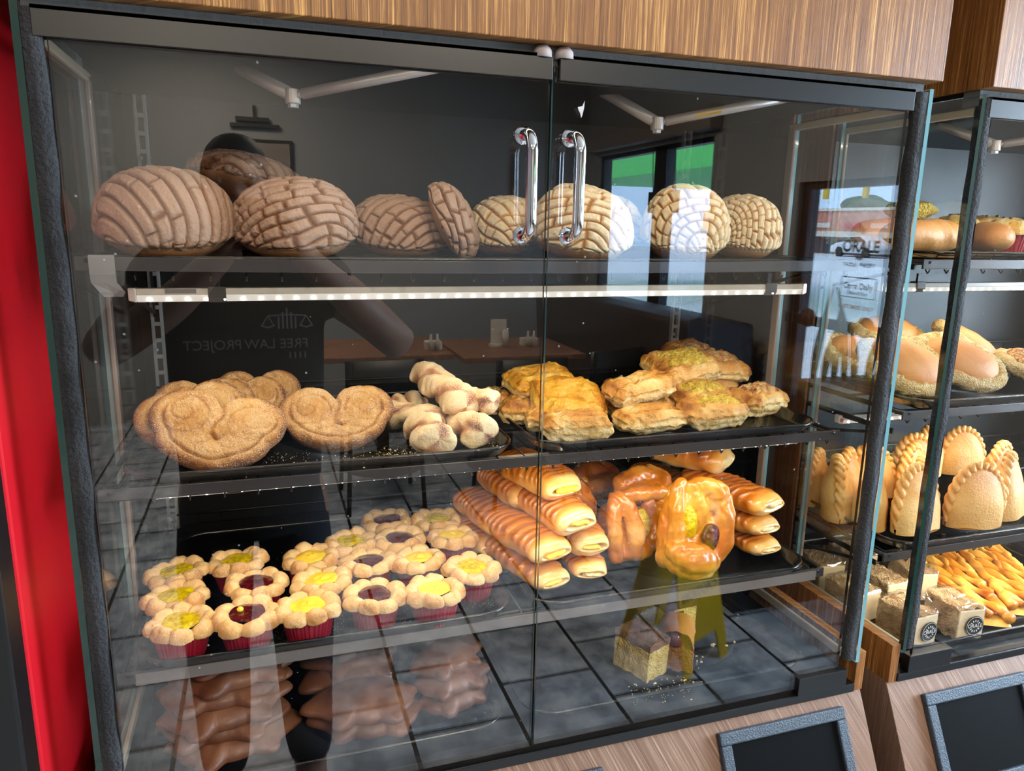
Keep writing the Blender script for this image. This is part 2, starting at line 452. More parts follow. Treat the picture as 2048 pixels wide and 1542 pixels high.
# chipped paint flake and tape on the main case's door
fl = MB(); rng = random.Random(3)
o = [(0.0, 0.0), (0.006, 0.0015), (0.009, 0.008), (0.0085, 0.0), (0.0065, -0.009), (0.005, -0.0125), (0.0035, -0.007), (0.001, -0.003)]
fl.add([(0.507 + a * 0.85, -0.0006, 1.6215 + b * 0.85) for a, b in o], [tuple(range(len(o)))])
tag(fl.build('sticker_scrap', NT('torn_paper').set(Base_Color=lin((196, 196, 200)), Roughness=0.8).m), 'torn white sticker scrap on the door glass under the rail', 'sticker')


def make_shelf(x0, ztop, label, strip=None, tape=False, sag=0.0, wl=0.0035):
    """wire shelf: front rail, wires, side arms"""
    y0, y1 = 0.064, 0.485; xa, xb = x0 + 0.0135, x0 + 0.958; zb = ztop - 0.0135
    root = empty('wire_shelf', ((xa + xb) / 2, 0.27, zb)); org = tuple(root.location); tag(root, label, 'shelf', None)
    sg = lambda x: -sag * (1 - ((x - (xa + xb) / 2) / ((xb - xa) / 2)) ** 2)
    xs = np.linspace(xa, xb, 17); P = np.zeros((17, 4, 3))
    for k, (dy, dz) in enumerate(((0, 0), (0, 0.0135), (0.003, 0.0135), (0.003, 0))):
        P[:, k, 0] = xs; P[:, k, 1] = y0 + dy; P[:, k, 2] = zb + dz + np.array([sg(x) for x in xs])
    mb = MB().grid(P, False, True); mb.f += [(0, 1, 2, 3), (67, 66, 65, 64)]; mb.mi += [0, 0]
    mb.build('front_rail', 'rail', root, world=org, bevel=0.0006)
    mb = MB(); n = 27
    for i in range(n):
        x = xa + 0.016 + (xb - xa - 0.032) * i / (n - 1); z = ztop - wl + sg(x)
        mb.tube([(x, y0 + 0.003, z - 0.012), (x, y0 + 0.006, z - 0.0165), (x, y0 + 0.010, z - 0.012), (x, y0 + 0.014, z), (x, y1 - 0.02, z), (x, y1, z), (x, y1, z + 0.022)], 0.0011, 5)
    for (yy, zz) in ((y0 + 0.02, -0.006), (0.2, -0.006), (0.34, -0.006), (y1, -0.006), (y1, 0.02)):
        mb.tube([(x, yy, ztop + 0.0025 - wl + zz + sg(x)) for x in np.linspace(xa + 0.006, xb - 0.006, 9)], 0.0021, 6)
    mb.build('wire_grid', 'black', root, world=org, smooth=True)
    for xe, s in ((xa + 0.004, 1), (xb - 0.004, -1)):
        mb = MB().tube([(xe + s * 0.02, y0 + 0.004, ztop - 0.004), (xe + s * 0.006, y0 + 0.002, ztop - 0.004), (xe, y0 + 0.008, ztop - 0.004), (xe, 0.2, ztop - 0.004), (xe, y1, ztop - 0.004)], 0.0032, 8)
        mb.build('side_rod', 'black', root, world=org, smooth=True)
    if strip:
        mb = MB().box((x0 + strip[0], y0 - 0.0022, zb - 0.0022), (x0 + strip[1], y0 - 0.0003, zb + 0.0118))
        mb.build('price_strip', 'strip_grey', root, world=org)
    if tape:
        mb = MB(); P = np.zeros((7, 3, 3))
        prof = [(-0.0006, 0.015), (-0.0009, 0.012), (-0.0012, 0.002), (-0.001, -0.004), (0.002, -0.012), (0.006, -0.022), (0.010, -0.027)]
        for i, (dy, dz) in enumerate(prof):
            for k in range(3):
                xx = x0 + 0.026 + 0.0115 * k + (0.006 if i > 4 else 0) - (0.003 * (k - 1) if i > 5 else 0); P[i, k] = (xx, y0 + dy + 0.002 * (k == 1 and i > 4), zb + dz)
        mb.grid(P).build('tape', 'tape', root, world=org, smooth=False)
    return root


Z1, Z2, Z3, ZD = 1.462, 1.2228, 1.0103, 0.866       # shelf tops and deck
make_shelf(0.0, Z1, 'black wire shelf carrying the conchas, taped at its rail end', tape=True, sag=0.0035, wl=0.0062)
make_shelf(0.0, Z2, 'black wire shelf carrying the palmiers and puff pastries', sag=0.001)
make_shelf(0.0, Z3, 'black wire shelf with grey price strip carrying the tarts and cream rolls', strip=(0.032, 0.942))
C2Z1, C2Z2, C2Z3 = 1.4638, 1.2430, 1.0178
make_shelf(CASE2, C2Z1, 'black wire shelf carrying the long plain rolls and muffins')
make_shelf(CASE2, C2Z2, 'black wire shelf carrying the oval sugar rimmed buns')
make_shelf(CASE2, C2Z3, 'black wire shelf carrying the empanadas')


def make_light_bar(x0, x1, y, z, label, lit):
    root = empty('led_light_bar', ((x0 + x1) / 2, y, z)); org = tuple(root.location); tag(root, label, 'light', None)
    prof = [(y - 0.006, z + 0.0072), (y + 0.006, z + 0.0072), (y + 0.007, z), (y + 0.004, z - 0.0068), (y - 0.004, z - 0.0072), (y - 0.0072, z - 0.002)]
    MB().prism([(y - 0.006, z + 0.0072), (y + 0.006, z + 0.0072), (y + 0.007, z + 0.0005), (y - 0.0068, z + 0.0005)], x0 + 0.008, x1 - 0.008).build('housing', 'led_body', root, world=org, bevel=0.0008)
    MB().prism([(y - 0.0068, z + 0.0004), (y + 0.0068, z + 0.0004), (y + 0.004, z - 0.0068), (y - 0.004, z - 0.0072)], x0 + 0.008, x1 - 0.008).build('lens', 'led_lens', root, world=org, bevel=0.0006)
    for xa, xb in ((x0, x0 + 0.008), (x1 - 0.008, x1)):
        s = 0.7
        v = []
        for xx, k in ((xa, 0.72 if xa == x0 else 1), (xb, 1 if xa == x0 else 0.72)):
            for (yy, zz) in ((-0.0075, -0.0075), (0.0075, -0.0075), (0.0075, 0.0078), (-0.0075, 0.0078)): v.append((xx, y + yy * k, z + (zz if zz > 0 else zz * k)))
        MB().hexa([v[0], v[1], v[2], v[3], v[4], v[5], v[6], v[7]]).build('end_cap', 'led_cap', root, world=org, bevel=0.0012)
    n = int((x1 - x0) / 0.0185)
    mb = MB()
    for i in range(n):
        xx = x0 + 0.02 + i * (x1 - x0 - 0.04) / (n - 1)
        mb.lathe([(0, -0.0012), (0.0013, -0.0008), (0.0013, 0.0008), (0, 0.0012)], 8, (xx, y - 0.0062, z - 0.0048), 1)
    tag(mb.build('diodes', 'led_diode', root, world=org), kind='stuff')
    for xc in (x0 + 0.086, x1 - 0.06):
        MB().prism([(y - 0.0078, z + 0.009), (y + 0.0078, z + 0.009), (y + 0.008, z - 0.004), (y - 0.0048, z - 0.0082), (y - 0.0082, z - 0.002)], xc - 0.009, xc + 0.009).build('clip', 'clip', root, world=org, bevel=0.0006)
        MB().box((xc - 0.003, y - 0.002, z + 0.0088), (xc + 0.003, y + 0.002, z + 0.022)).build('hanger', 'black', root, world=org)
    return root


M['led_body'] = plain('pale_led_housing', (176, 166, 150), 0.3, 0, 0.3)
m = NT('led_lens'); m.set(Base_Color=lin((232, 228, 220)), Roughness=0.2, Emission_Color=(1, 0.93, 0.8), Emission_Strength=0.12, Coat_Weight=0.5); M['led_lens'] = m.m
m = NT('led_diode'); m.set(Base_Color=(1, 1, 1), Emission_Color=(1, 0.95, 0.85), Emission_Strength=9.0); M['led_diode'] = m.m
M['led_cap'] = plain('clear_end_cap', (206, 200, 190), 0.12, 0, 0.7)
M['clip'] = plain('dark_clip', (74, 70, 66), 0.25, 0.3, 0.4)
make_light_bar(0.053, 0.9005, 0.1, 1.4208, 'long LED light bar with dark clips under the concha shelf', True)
make_light_bar(1.123, 1.95, 0.2, 1.4130, 'LED light bar under the plain roll shelf of the neighbouring case', True)
make_light_bar(1.075, 1.90, 0.2, 1.1960, 'LED light bar with red end dot under the oval bun shelf', True)
make_light_bar(0.06, 0.9, 0.082, 1.2105, 'LED light bar tucked right behind the palmier shelf rail', True)
make_light_bar(1.12, 1.90, 0.082, 1.0052, 'LED light bar tucked under the empanada shelf', True)
for x, y, z in ((1.075, 0.1925, 1.1965),):
    MB().lathe([(0, -0.0004), (0.0032, -0.0004), (0.0032, 0.0004), (0, 0.0004)], 14, (x + 0.004, y - 0.0004, z), 1).build('red_dot', 'red', [o for o in bpy.data.objects if o.get('label', '').startswith('LED light bar with red')][0], world=(1.4875, 0.2, 1.196))
# the bars' light
for x0, zs in ((0.0, ((1.657, 0.035, 0.42), (1.4125, 0.1, 1.05), (1.2025, 0.082, 1.2))), (CASE2, ((1.657, 0.035, 0.9), (1.4045, 0.2, 1.1), (1.1875, 0.2, 1.35), (0.997, 0.082, 2.0)))):
    for zz, yy, p in zs:
        area('led_light', (x0 + 0.477, yy, zz), (math.radians(14 if yy < 0.15 else 0), 0, 0), 0.83, 0.010, p, LED)
# label on the main bar
lb = [x for x in bpy.data.objects if x.name == 'led_light_bar'][0]
MB().box((0.0885, 0.0925, 1.4228), (0.1185, 0.0935, 1.4272)).build('rating_label', 'strip_grey', lb, world=tuple(lb.location))
# ------------------------------------------------------------------ the restaurant around the cases (mirrored in the door glass)
def structure(mb, name, mat, **k):
    return tag(mb.build(name, mat, **k), kind='structure')


m = NT('slate_floor_tiles'); c = m.n('ShaderNodeTexCoord'); sx = m.n('ShaderNodeSeparateXYZ'); m.l(c.outputs['Object'], sx.inputs[0])
cx = m.n('ShaderNodeCombineXYZ'); m.l(m.math('ADD', sx.outputs[1], 0.345), cx.inputs[0]); m.l(m.math('ADD', sx.outputs[0], 10 * 0.3312 - 1.2035 + 0.0), cx.inputs[1])
br = m.n('ShaderNodeTexBrick', _offset=0.5); br.inputs['Scale'].default_value = 1.0; br.inputs['Brick Width'].default_value = 0.3312; br.inputs['Row Height'].default_value = 0.3312
br.inputs['Mortar Size'].default_value = 0.007; br.inputs['Mortar Smooth'].default_value = 0.1; br.inputs['Color1'].default_value = (0, 0, 0, 1); br.inputs['Color2'].default_value = (1, 1, 1, 1); br.inputs['Bias'].default_value = 0
m.l(cx.outputs[0], br.inputs['Vector'])
v = m.coord()
nz = m.noise(v, 9, 7, 0.68)
base = m.ramp(nz, [(0.30, lin((84, 92, 102))), (0.48, lin((150, 160, 172))), (0.62, lin((192, 200, 208)))])
col = m.mix(br.outputs['Fac'], base, lin((16, 18, 20)))
m.set(Base_Color=col, Roughness=0.33, Specular_IOR_Level=0.7); m.bump(m.math('SUBTRACT', nz, br.outputs['Fac']), 0.004, 0.5); M['tiles'] = m.m
M['wall_grey'] = plain('charcoal_grey_paint', (140, 141, 140), 0.8, bump=(60, 0.0006))
M['wall_taupe'] = plain('taupe_paint', (128, 116, 108), 0.8)
M['ceiling'] = plain('white_ceiling', (210, 208, 204), 0.9)
M['dark_brown'] = plain('dark_brown_vinyl', (58, 44, 40), 0.5)
M['table_wood'] = wood('table_top_wood', (84, 54, 36), (128, 86, 60), (160, 116, 84), 30)
M['black_frame'] = plain('black_window_frame', (22, 23, 25), 0.45)
M['window_glass'] = glass('window_glass', (0.97, 0.99, 1.0), 0.04, 0.0)
structure(MB().box((-3.0, -5.3, -0.1), (3.0, 0.6, 0.0)), 'floor', 'tiles')
structure(MB().box((-3.0, -5.3, 2.75), (3.0, 0.6, 2.85)), 'ceiling', 'ceiling')
structure(MB().box((-3.0, -5.35, 0), (3.0, -5.2, 2.75)), 'wall_back', 'wall_grey')
structure(MB().box((-3.1, -5.2, 0), (-2.95, 0.6, 2.75)), 'wall_left', 'wall_grey')
structure(MB().box((-3.0, 0.53, 0), (3.0, 0.62, 2.75)), 'wall_front', 'wall_grey')
# window wall with a two-light window and a glazed door
XW = 2.8
b = MB()
for y0, y1, z0, z1 in ((-5.2, -4.95, 0, 2.75), (-4.95, -3.30, 0, 0.78), (-4.95, -3.30, 2.05, 2.75), (-3.30, -2.50, 0, 2.75), (-2.50, -1.80, 1.74, 2.75), (-1.80, -1.10, 0, 2.75), (-1.10, 0.0, 0, 0.9), (-1.10, 0.0, 2.3, 2.75), (0.0, 0.53, 0, 2.75)):
    b.box((XW, y0, z0), (XW + 0.12, y1, z1))
structure(b, 'wall_right', 'wall_grey')
wn = empty('window_1', (XW, -4.12, 0.78)); tag(wn, kind='structure'); o = tuple(wn.location)
b = MB()
for y0, y1, z0, z1 in ((-4.95, -4.90, 0.78, 2.05), (-3.34, -3.30, 0.78, 2.05), (-4.07, -3.91, 0.78, 2.05), (-4.95, -3.30, 0.78, 0.84), (-4.95, -3.30, 2.02, 2.05)): b.box((XW + 0.03, y0, z0), (XW + 0.10, y1, z1))
b.build('window_frame', 'black_frame', wn, world=o)
MB().box((XW + 0.055, -4.90, 0.84), (XW + 0.06, -3.34, 2.02)).build('window_pane', 'window_glass', wn, world=o)
b = MB().box((XW - 0.09, -5.0, 2.08), (XW - 0.005, -3.22, 2.22)); b.build('blind_box', 'wall_taupe', wn, world=o, bevel=0.004)
w2 = empty('added_window', (XW, -0.55, 0.9)); tag(w2, kind='structure'); o = tuple(w2.location)  # extra unseen window, added to let the daylight lamp in
b = MB()
for y0, y1, z0, z1 in ((-1.10, -1.05, 0.9, 2.3), (-0.05, 0.0, 0.9, 2.3), (-1.05, -0.05, 0.9, 0.95), (-1.05, -0.05, 2.25, 2.3)): b.box((XW + 0.03, y0, z0), (XW + 0.10, y1, z1))
b.build('window_frame', 'black_frame', w2, world=o)
MB().box((XW + 0.055, -1.05, 0.95), (XW + 0.06, -0.05, 2.25)).build('window_pane', 'window_glass', w2, world=o)
dr = empty('door_1', (XW, -2.15, 0)); tag(dr, kind='structure'); o = tuple(dr.location)
b = MB()
for y0, y1, z0, z1 in ((-2.50, -2.44, 0, 1.74), (-1.86, -1.80, 0, 1.74), (-2.44, -1.86, 0, 0.29), (-2.44, -1.86, 1.705, 1.74)): b.box((XW + 0.03, y0, z0), (XW + 0.09, y1, z1))
b.build('door_frame', 'black_frame', dr, world=o)
MB().box((XW + 0.055, -2.44, 0.29), (XW + 0.062, -1.86, 1.705)).build('door_pane', 'window_glass', dr, world=o)
MB().box((XW - 0.03, -2.48, 1.035), (XW - 0.005, -1.82, 1.085)).build('push_bar', 'black_frame', dr, world=o, bevel=0.004)
for yy in (-2.29, -1.91):
    MB().lathe([(0, -0.02), (0.04, -0.018), (0.048, 0), (0.04, 0.018), (0, 0.02)], 24, (XW - 0.035, yy, 1.075), 0).build('bar_boss', 'dark_brown', dr, world=o, smooth=True)
M['decal'] = plain('dark_window_lettering', (30, 34, 38), 0.6)
M['decal_red'] = plain('red_window_lettering', (190, 40, 50), 0.6)
RD = (math.radians(90), 0, math.radians(90))
xg = XW + 0.0645 - o[0]
for nm, body, sz, zz, mt, yy in (('shop_name_lettering', 'ORALE', 0.075, 1.43, 'decal', -2.10), ('subtitle_lettering', 'TACOS · BAKERY', 0.026, 1.345, 'decal', -2.10), ('opening_lettering', 'Open Daily', 0.04, 1.245, 'decal', -2.09), ('hours_lettering', '7:00am-8:10pm', 0.022, 1.212, 'decal', -2.09), ('notice_lettering', 'CUSTOMERS ONLY', 0.026, 1.145, 'decal_red', -2.09)):
    txt(nm, body, sz, mt, dr, (xg, yy - o[1], zz), RD, bold=sz * 0.035)
b = MB()
for y0, y1, z0, z1 in ((-2.2, -1.975, 1.284, 1.289), (-2.2, -1.975, 1.19, 1.195), (-2.2, -2.195, 1.19, 1.289), (-1.98, -1.975, 1.19, 1.289)): b.box((XW + 0.0635, y0, z0), (XW + 0.0645, y1, z1))
b.build('notice_border', 'decal', dr, world=o)
b = MB()
for k in range(5):
    a = math.radians(90 + (k - 2) * 32)
    b.add([(XW + 0.0644, -2.10 + 0.006 * math.cos(a), 1.485), (XW + 0.0644, -2.10 + 0.035 * math.cos(a) + 0.008 * math.sin(a), 1.485 + 0.03 * math.sin(a)), (XW + 0.0644, -2.10 + 0.05 * math.cos(a), 1.485 + 0.045 * math.sin(a)), (XW + 0.0644, -2.10 + 0.035 * math.cos(a) - 0.008 * math.sin(a), 1.485 + 0.03 * math.sin(a))], [(0, 1, 2, 3)])
    b.add([(XW + 0.0644, -2.10 + 0.012 * math.cos(-a) - 0.0, 1.395), (XW + 0.0644, -2.10 + 0.03 * math.cos(a) + 0.007, 1.395 - 0.02 * math.sin(a)), (XW + 0.0644, -2.10 + 0.03 * math.cos(a), 1.395 - 0.035 * math.sin(a)), (XW + 0.0644, -2.10 + 0.03 * math.cos(a) - 0.007, 1.395 - 0.02 * math.sin(a))], [(0, 1, 2, 3)])
b.build('ornament_decal', 'decal', dr, world=o)
# letter board hanging in the window
hb = empty('hanging_sign', (XW - 0.03, -3.85, 1.66)); tag(hb, 'small black sign hanging on chains in the shop window', 'sign'); o = tuple(hb.location)
MB().box((XW - 0.035, -4.02, 1.60), (XW - 0.02, -3.62, 1.74)).build('board', 'black_frame', hb, world=o, bevel=0.002)
for yy in (-3.97, -3.67): MB().tube([(XW - 0.027, yy, 1.74), (XW - 0.027, yy - 0.02, 1.9), (XW - 0.027, yy - 0.03, 2.08)], 0.003, 6).build('chain', 'black_frame', hb, world=o)
# street outside
M['asphalt'] = plain('pale_concrete', (200, 202, 204), 0.85, bump=(2, 0.01), var=0.15)
M['brick'] = plain('red_brick_front', (186, 120, 100), 0.85, var=0.12)
M['cream'] = plain('cream_fascia', (206, 196, 180), 0.8)
M['shop_dark'] = plain('dark_shopfront', (60, 52, 52), 0.5)
M['canopy_green'] = plain('green_canopy', (86, 190, 84), 0.5)
M['white_paint'] = plain('white_car_paint', (214, 218, 224), 0.2, 0, 0.6)
M['yellow_paint'] = plain('yellow_paint', (214, 170, 30), 0.45)
M['leaf_green'] = plain('tree_leaf_green', (58, 84, 52), 0.8, bump=(3, 0.2), var=0.3)
structure(MB().box((2.92, -60, -0.35), (60, 2, -0.15)), 'street', 'asphalt')
bl = empty('shop_building', (42, -44, -0.15)); tag(bl, 'low red brick shop row across the street with cream band', 'building'); o = tuple(bl.location)
MB().box((40, -62, 2.3), (52, -30, 3.1)).build('parapet', 'brick', bl, world=o)
MB().box((39.8, -62, 1.1), (52, -30, 1.5)).build('fascia', 'cream', bl, world=o)
MB().box((40, -62, 1.5), (52, -30, 2.3)).build('sign_band', 'brick', bl, world=o)
MB().box((40.5, -62, -0.15), (52, -30, 1.1)).build('shopfront', 'shop_dark', bl, world=o)
MB().box((39.9, -62, 2.95), (52, -30, 3.15)).build('coping', 'cream', bl, world=o)
for ya, yb, mt in ((-47, -45, 'cream'), (-43.6, -42, 'decal_red'), (-41, -39.5, 'bumper')): MB().box((39.9, ya, 1.75), (40.0, yb, 2.1)).build('shop_sign', mt, bl, world=o)
ca = empty('car', (38, -40, -0.15)); tag(ca, 'white car parked in front of the brick shop row', 'car'); o = tuple(ca.location)
prof = [(-41.6, 0.1), (-41.6, 0.55), (-41.1, 0.75), (-40.4, 0.85), (-39.9, 1.2), (-38.9, 1.25), (-38.2, 0.85), (-37.6, 0.75), (-37.4, 0.5), (-37.4, 0.1)]
MB().prism(prof, 37.2, 38.8, 0).build('car_body', 'white_paint', ca, world=o, bevel=0.08)
MB().prism([(-40.25, 0.86), (-39.8, 1.15), (-38.95, 1.19), (-38.4, 0.86)], 37.15, 37.21, 0).build('car_window', 'shop_dark', ca, world=o)
for yy in (-40.7, -38.3): MB().lathe([(0, -0.12), (0.32, -0.12), (0.32, 0.12), (0, 0.12)], 20, (37.25, yy, 0.17), 0).build('wheel', 'black_frame', ca, world=o)
tr = empty('tree', (58, -62, -0.2)); tag(tr, 'rounded green tree rising behind the brick shop row', 'tree'); o = tuple(tr.location)
th = np.linspace(0, math.pi, 16); ph = np.linspace(0, 2 * math.pi, 25)[:-1]
P = np.stack([np.outer(np.sin(th), np.cos(ph)).T, np.outer(np.sin(th), np.sin(ph)).T, np.outer(np.cos(th), np.ones(24)).T], -1)
P = P * (1 + 0.18 * sines(P, 4, 1.2)[..., None])
MB().grid(P * np.array([2, 2.6, 1.0]) + np.array([58, -61, 4.0]), True).build('crown', 'leaf_green', tr, world=o, smooth=True)
MB().tube([(58, -62, -0.2), (58, -62, 2.5)], 0.3, 8).build('trunk', 'dark_brown', tr, world=o)
for yy in (-45.8, -41.9):
    tl = empty('traffic_light', (40, yy, 4.3)); tag(tl, 'traffic light hanging over the street %s' % ('near the tree' if yy > -43 else 'away from the tree'), 'traffic light')
    MB().box((-0.15, -0.2, -0.5), (0.15, 0.2, 0.5)).build('housing', 'yellow_paint', tl, bevel=0.05)
for k in range(3):
    tag(MB().tube([(40 + k * 0.3, -70 + 4 * j, 5.9 + k * 0.35 - 0.25 * math.sin(j * 0.8) + 0.1 * j * (k - 1)) for j in range(12)], 0.03, 5).build('power_line', 'black_frame'), 'overhead power line above the street, %s of the three' % ('lowest', 'middle one', 'highest')[k], 'cable', 'power lines')
cn = empty('canopy', (9, -15, -0.2)); tag(cn, 'bright green forecourt canopy outside the shop window', 'canopy'); o = tuple(cn.location)
MB().box((9, -21, 2.75), (14, -11, 3.35)).build('fascia', 'canopy_green', cn, world=o)
for yy in (-19, -13.15): MB().box((9.3, yy - 0.15, -0.2), (9.6, yy + 0.15, 2.75)).build('post', 'cream', cn, world=o)
bo = tag(MB().lathe([(0, -0.2), (0.11, -0.2), (0.11, 0.3), (0.09, 0.36), (0, 0.38)], 16, (5.2, -7.6, 0)).build('bollard', 'yellow_paint', smooth=True), 'yellow bollard standing on the pavement outside the window', 'bollard')
# booth seat along the window, half wall with snake plants, tables and chairs
bt = empty('booth_seat', (2.5, -3.4, 0)); tag(bt, 'dark brown booth seat with padded back under the window', 'bench'); o = tuple(bt.location)
MB().box((2.3, -4.9, 0.0), (2.75, -2.62, 0.45)).build('seat', 'dark_brown', bt, world=o, bevel=0.03)
MB().prism([(2.62, 0.4), (2.30, 0.45), (2.26, 1.02), (2.36, 1.04), (2.7, 1.0), (2.75, 0.4)], -4.9, -2.62, 1).build('backrest', 'dark_brown', bt, world=o, bevel=0.02)
structure(MB().box((1.90, -1.66, 0), (2.8, -1.52, 0.85)), 'partition_half_wall', 'black_gloss')
M['snake_leaf'] = plain('snake_plant_leaf', (44, 60, 44), 0.5, var=0.3)
for n_, (px, py, pz) in enumerate(((2.33, -1.59, 0.85), (2.60, -1.59, 0.85))):
    pl = empty('snake_plant', (px, py, pz)); tag(pl, 'snake plant with upright leaves on the black half wall, %s' % ('nearer the half wall end' if n_ == 0 else 'nearer the shop door'), 'plant', 'snake plants')
    MB().box((-0.13, -0.055, 0.0), (0.13, 0.055, 0.07)).build('trough', 'black_frame', pl, bevel=0.004)
    rng = random.Random(n_)
    for k in range(5):
        h = 0.22 + 0.2 * rng.random(); lx = -0.1 + 0.05 * k; le = rng.uniform(-0.1, 0.1); P = np.zeros((10, 3, 3))
        for i in range(10):
            t = i / 9; wd = 0.02 * (1 - t ** 3) * (0.6 + t * (1 - t) * 2)
            for j in range(3): P[i, j] = (lx + le * t * t + (j - 1) * wd, 0.004 * (j == 1) + 0.02 * t * rng.uniform(-0.2, 0.2), 0.06 + h * t)
        MB().grid(P).build('leaf', 'snake_leaf', pl, smooth=True).modifiers.new('t', 'SOLIDIFY').thickness = 0.003


def table(loc, w_, d_, label):
    t = empty('dining_table', loc); tag(t, label, 'table')
    MB().box((-w_ / 2, -d_ / 2, 0.725), (w_ / 2, d_ / 2, 0.755)).build('tabletop', 'table_wood', t, bevel=0.003)
    MB().lathe([(0, 0), (0.26, 0), (0.26, 0.012), (0.04, 0.04), (0.035, 0.70), (0.1, 0.725), (0, 0.725)], 20).build('pedestal', 'black_frame', t, smooth=False)
    return t


table((0.85, -3.75, 0), 0.75, 0.7, 'wooden dining table behind the standing person')
table((1.62, -3.6, 0), 0.75, 0.7, 'wooden dining table carrying the white menu stand')


def chair(loc, rz, label):
    t = empty('dining_chair', loc, (0, 0, rz)); tag(t, label, 'chair')
    MB().box((-0.2, -0.2, 0.43), (0.2, 0.2, 0.46)).build('seat', 'black_frame', t, bevel=0.01)
    P = np.zeros((9, 2, 3))
    for i in range(9):
        a = (i - 4) / 4
        for j in range(2): P[i, j] = (0.2 * a, -0.2 - 0.03 * (1 - a * a), 0.60 + 0.22 * j)
    MB().grid(P).build('backrest', 'black_frame', t, smooth=True).modifiers.new('t', 'SOLIDIFY').thickness = 0.015
    for sx_ in (-1, 1):
        for sy_ in (-1, 1): MB().tube([(0.18 * sx_, 0.18 * sy_, 0.44), (0.2 * sx_, 0.21 * sy_, 0)], 0.012, 8).build('leg', 'black_frame', t)
        MB().tube([(0.17 * sx_, -0.19, 0.45), (0.18 * sx_, -0.215, 0.82)], 0.011, 8).build('post', 'black_frame', t)
    return t


for k, (x, y, r, lb_) in enumerate(((0.75, -3.15, math.pi, 'black dining chair drawn up to the table behind the person'), (1.5, -3.02, math.pi, 'black dining chair in front of the menu stand table'), (2.02, -3.2, math.pi * 0.9, 'black dining chair turned a little beside the booth seat'))): chair((x, y, 0), r, lb_)
ms = empty('menu_stand', (1.56, -3.62, 0.755)); tag(ms, 'upright white menu stand on the dining table', 'menu stand')
MB().box((-0.05, -0.006, 0.02), (0.05, 0.006, 0.17)).build('card', 'cream', ms)
MB().box((-0.055, -0.03, 0), (0.055, 0.03, 0.02)).build('base', 'cream', ms, bevel=0.003)
MB().lathe([(0, 0), (0.02, 0), (0.02, 0.1), (0.012, 0.11), (0, 0.112)], 14, (0.03, 0.05, 0)).build('bottle', 'cream', ms, smooth=True)
for k, (x, y, lb_) in enumerate(((1.2, -3.6, 'white condiment caddy with bottles at the end of the person-side table'), (1.76, -3.62, 'white condiment caddy with bottles beside the menu stand'))):
    cd = empty('condiment_caddy', (x if k else 1.14, y, 0.755)); tag(cd, lb_, 'caddy')
    MB().box((-0.05, -0.035, 0), (0.05, 0.035, 0.05)).build('holder', 'cream', cd, bevel=0.004)
    for j in range(2): MB().lathe([(0, 0), (0.014, 0), (0.014, 0.06), (0.006, 0.08), (0.006, 0.1), (0, 0.1)], 12, (-0.025 + 0.04 * j, 0.055, 0)).build('bottle', 'cream', cd, smooth=True)
# framed picture and ornament on the far wall
pc = empty('framed_picture', (0.2, -5.19, 1.85)); tag(pc, 'black framed picture on the far grey wall', 'picture')
MB().box((-0.24, 0, -0.25), (0.24, 0.02, 0.22)).build('frame', 'black_frame', pc, bevel=0.004)
MB().box((-0.215, 0.02, -0.225), (0.215, 0.022, 0.195)).build('print', 'wall_taupe', pc)
wo = tag(MB().box((-0.17, -5.19, 2.15), (0.17, -5.16, 2.175)).box((-0.13, -5.19, 2.19), (0.1, -5.16, 2.22)).box((-0.01, -5.19, 2.175), (0.01, -5.17, 2.3)).build('wall_ornament', 'black_frame'), 'black shelf-like wall ornament above the framed picture', 'ornament')
wo.location.x = 0.18
# wet floor sign
M['sign_yellow'] = plain('yellow_plastic', (206, 172, 20), 0.4)
wf = empty('wet_floor_sign', (1.533, -1.362, 0), (0, 0, math.radians(156))); tag(wf, 'yellow folding wet floor sign standing on the slate tiles', 'floor sign')
for s in (-1, 1):
    b = MB(); lo, hi = 0.145, 0.02
    def pt(x, z, t): return (x, s * (lo + (hi - lo) * z / 0.62) + t, z)
    out = [(-0.135, 0.0), (-0.085, 0.0), (-0.075, 0.11), (0.075, 0.11), (0.085, 0.0), (0.135, 0.0), (0.105, 0.58), (0.08, 0.62), (0.05, 0.62), (0.04, 0.59), (-0.04, 0.59), (-0.05, 0.62), (-0.08, 0.62), (-0.105, 0.58)]
    n = len(out); vv = [pt(x, z, 0.004) for x, z in out] + [pt(x, z, -0.004) for x, z in out]
    b.add(vv, [tuple(range(n)), tuple(range(n, 2 * n))[::-1]] + [(i, n + i, n + (i + 1) % n, (i + 1) % n) for i in range(n)])
    pn = b.build('panel', 'sign_yellow', wf)
    an = math.atan2(lo - hi, 0.62)
    for bd, zz, sz in (('CUIDADO', 0.44, 0.046), ('PISO MOJADO', 0.37, 0.03), ('CAUTION', 0.27, 0.046)):
        yy = s * (lo + (hi - lo) * zz / 0.62) + s * 0.0056
        t = txt('lettering', bd, sz, 'decal', pn, (0, yy, zz), (math.radians(90) + (an if s < 0 else -an) * (1 if s < 0 else -1) * (1), 0, 0 if s < 0 else math.pi))
        t.rotation_euler = (math.radians(90) - an, 0, 0) if s < 0 else (math.radians(90) - an, 0, math.pi)
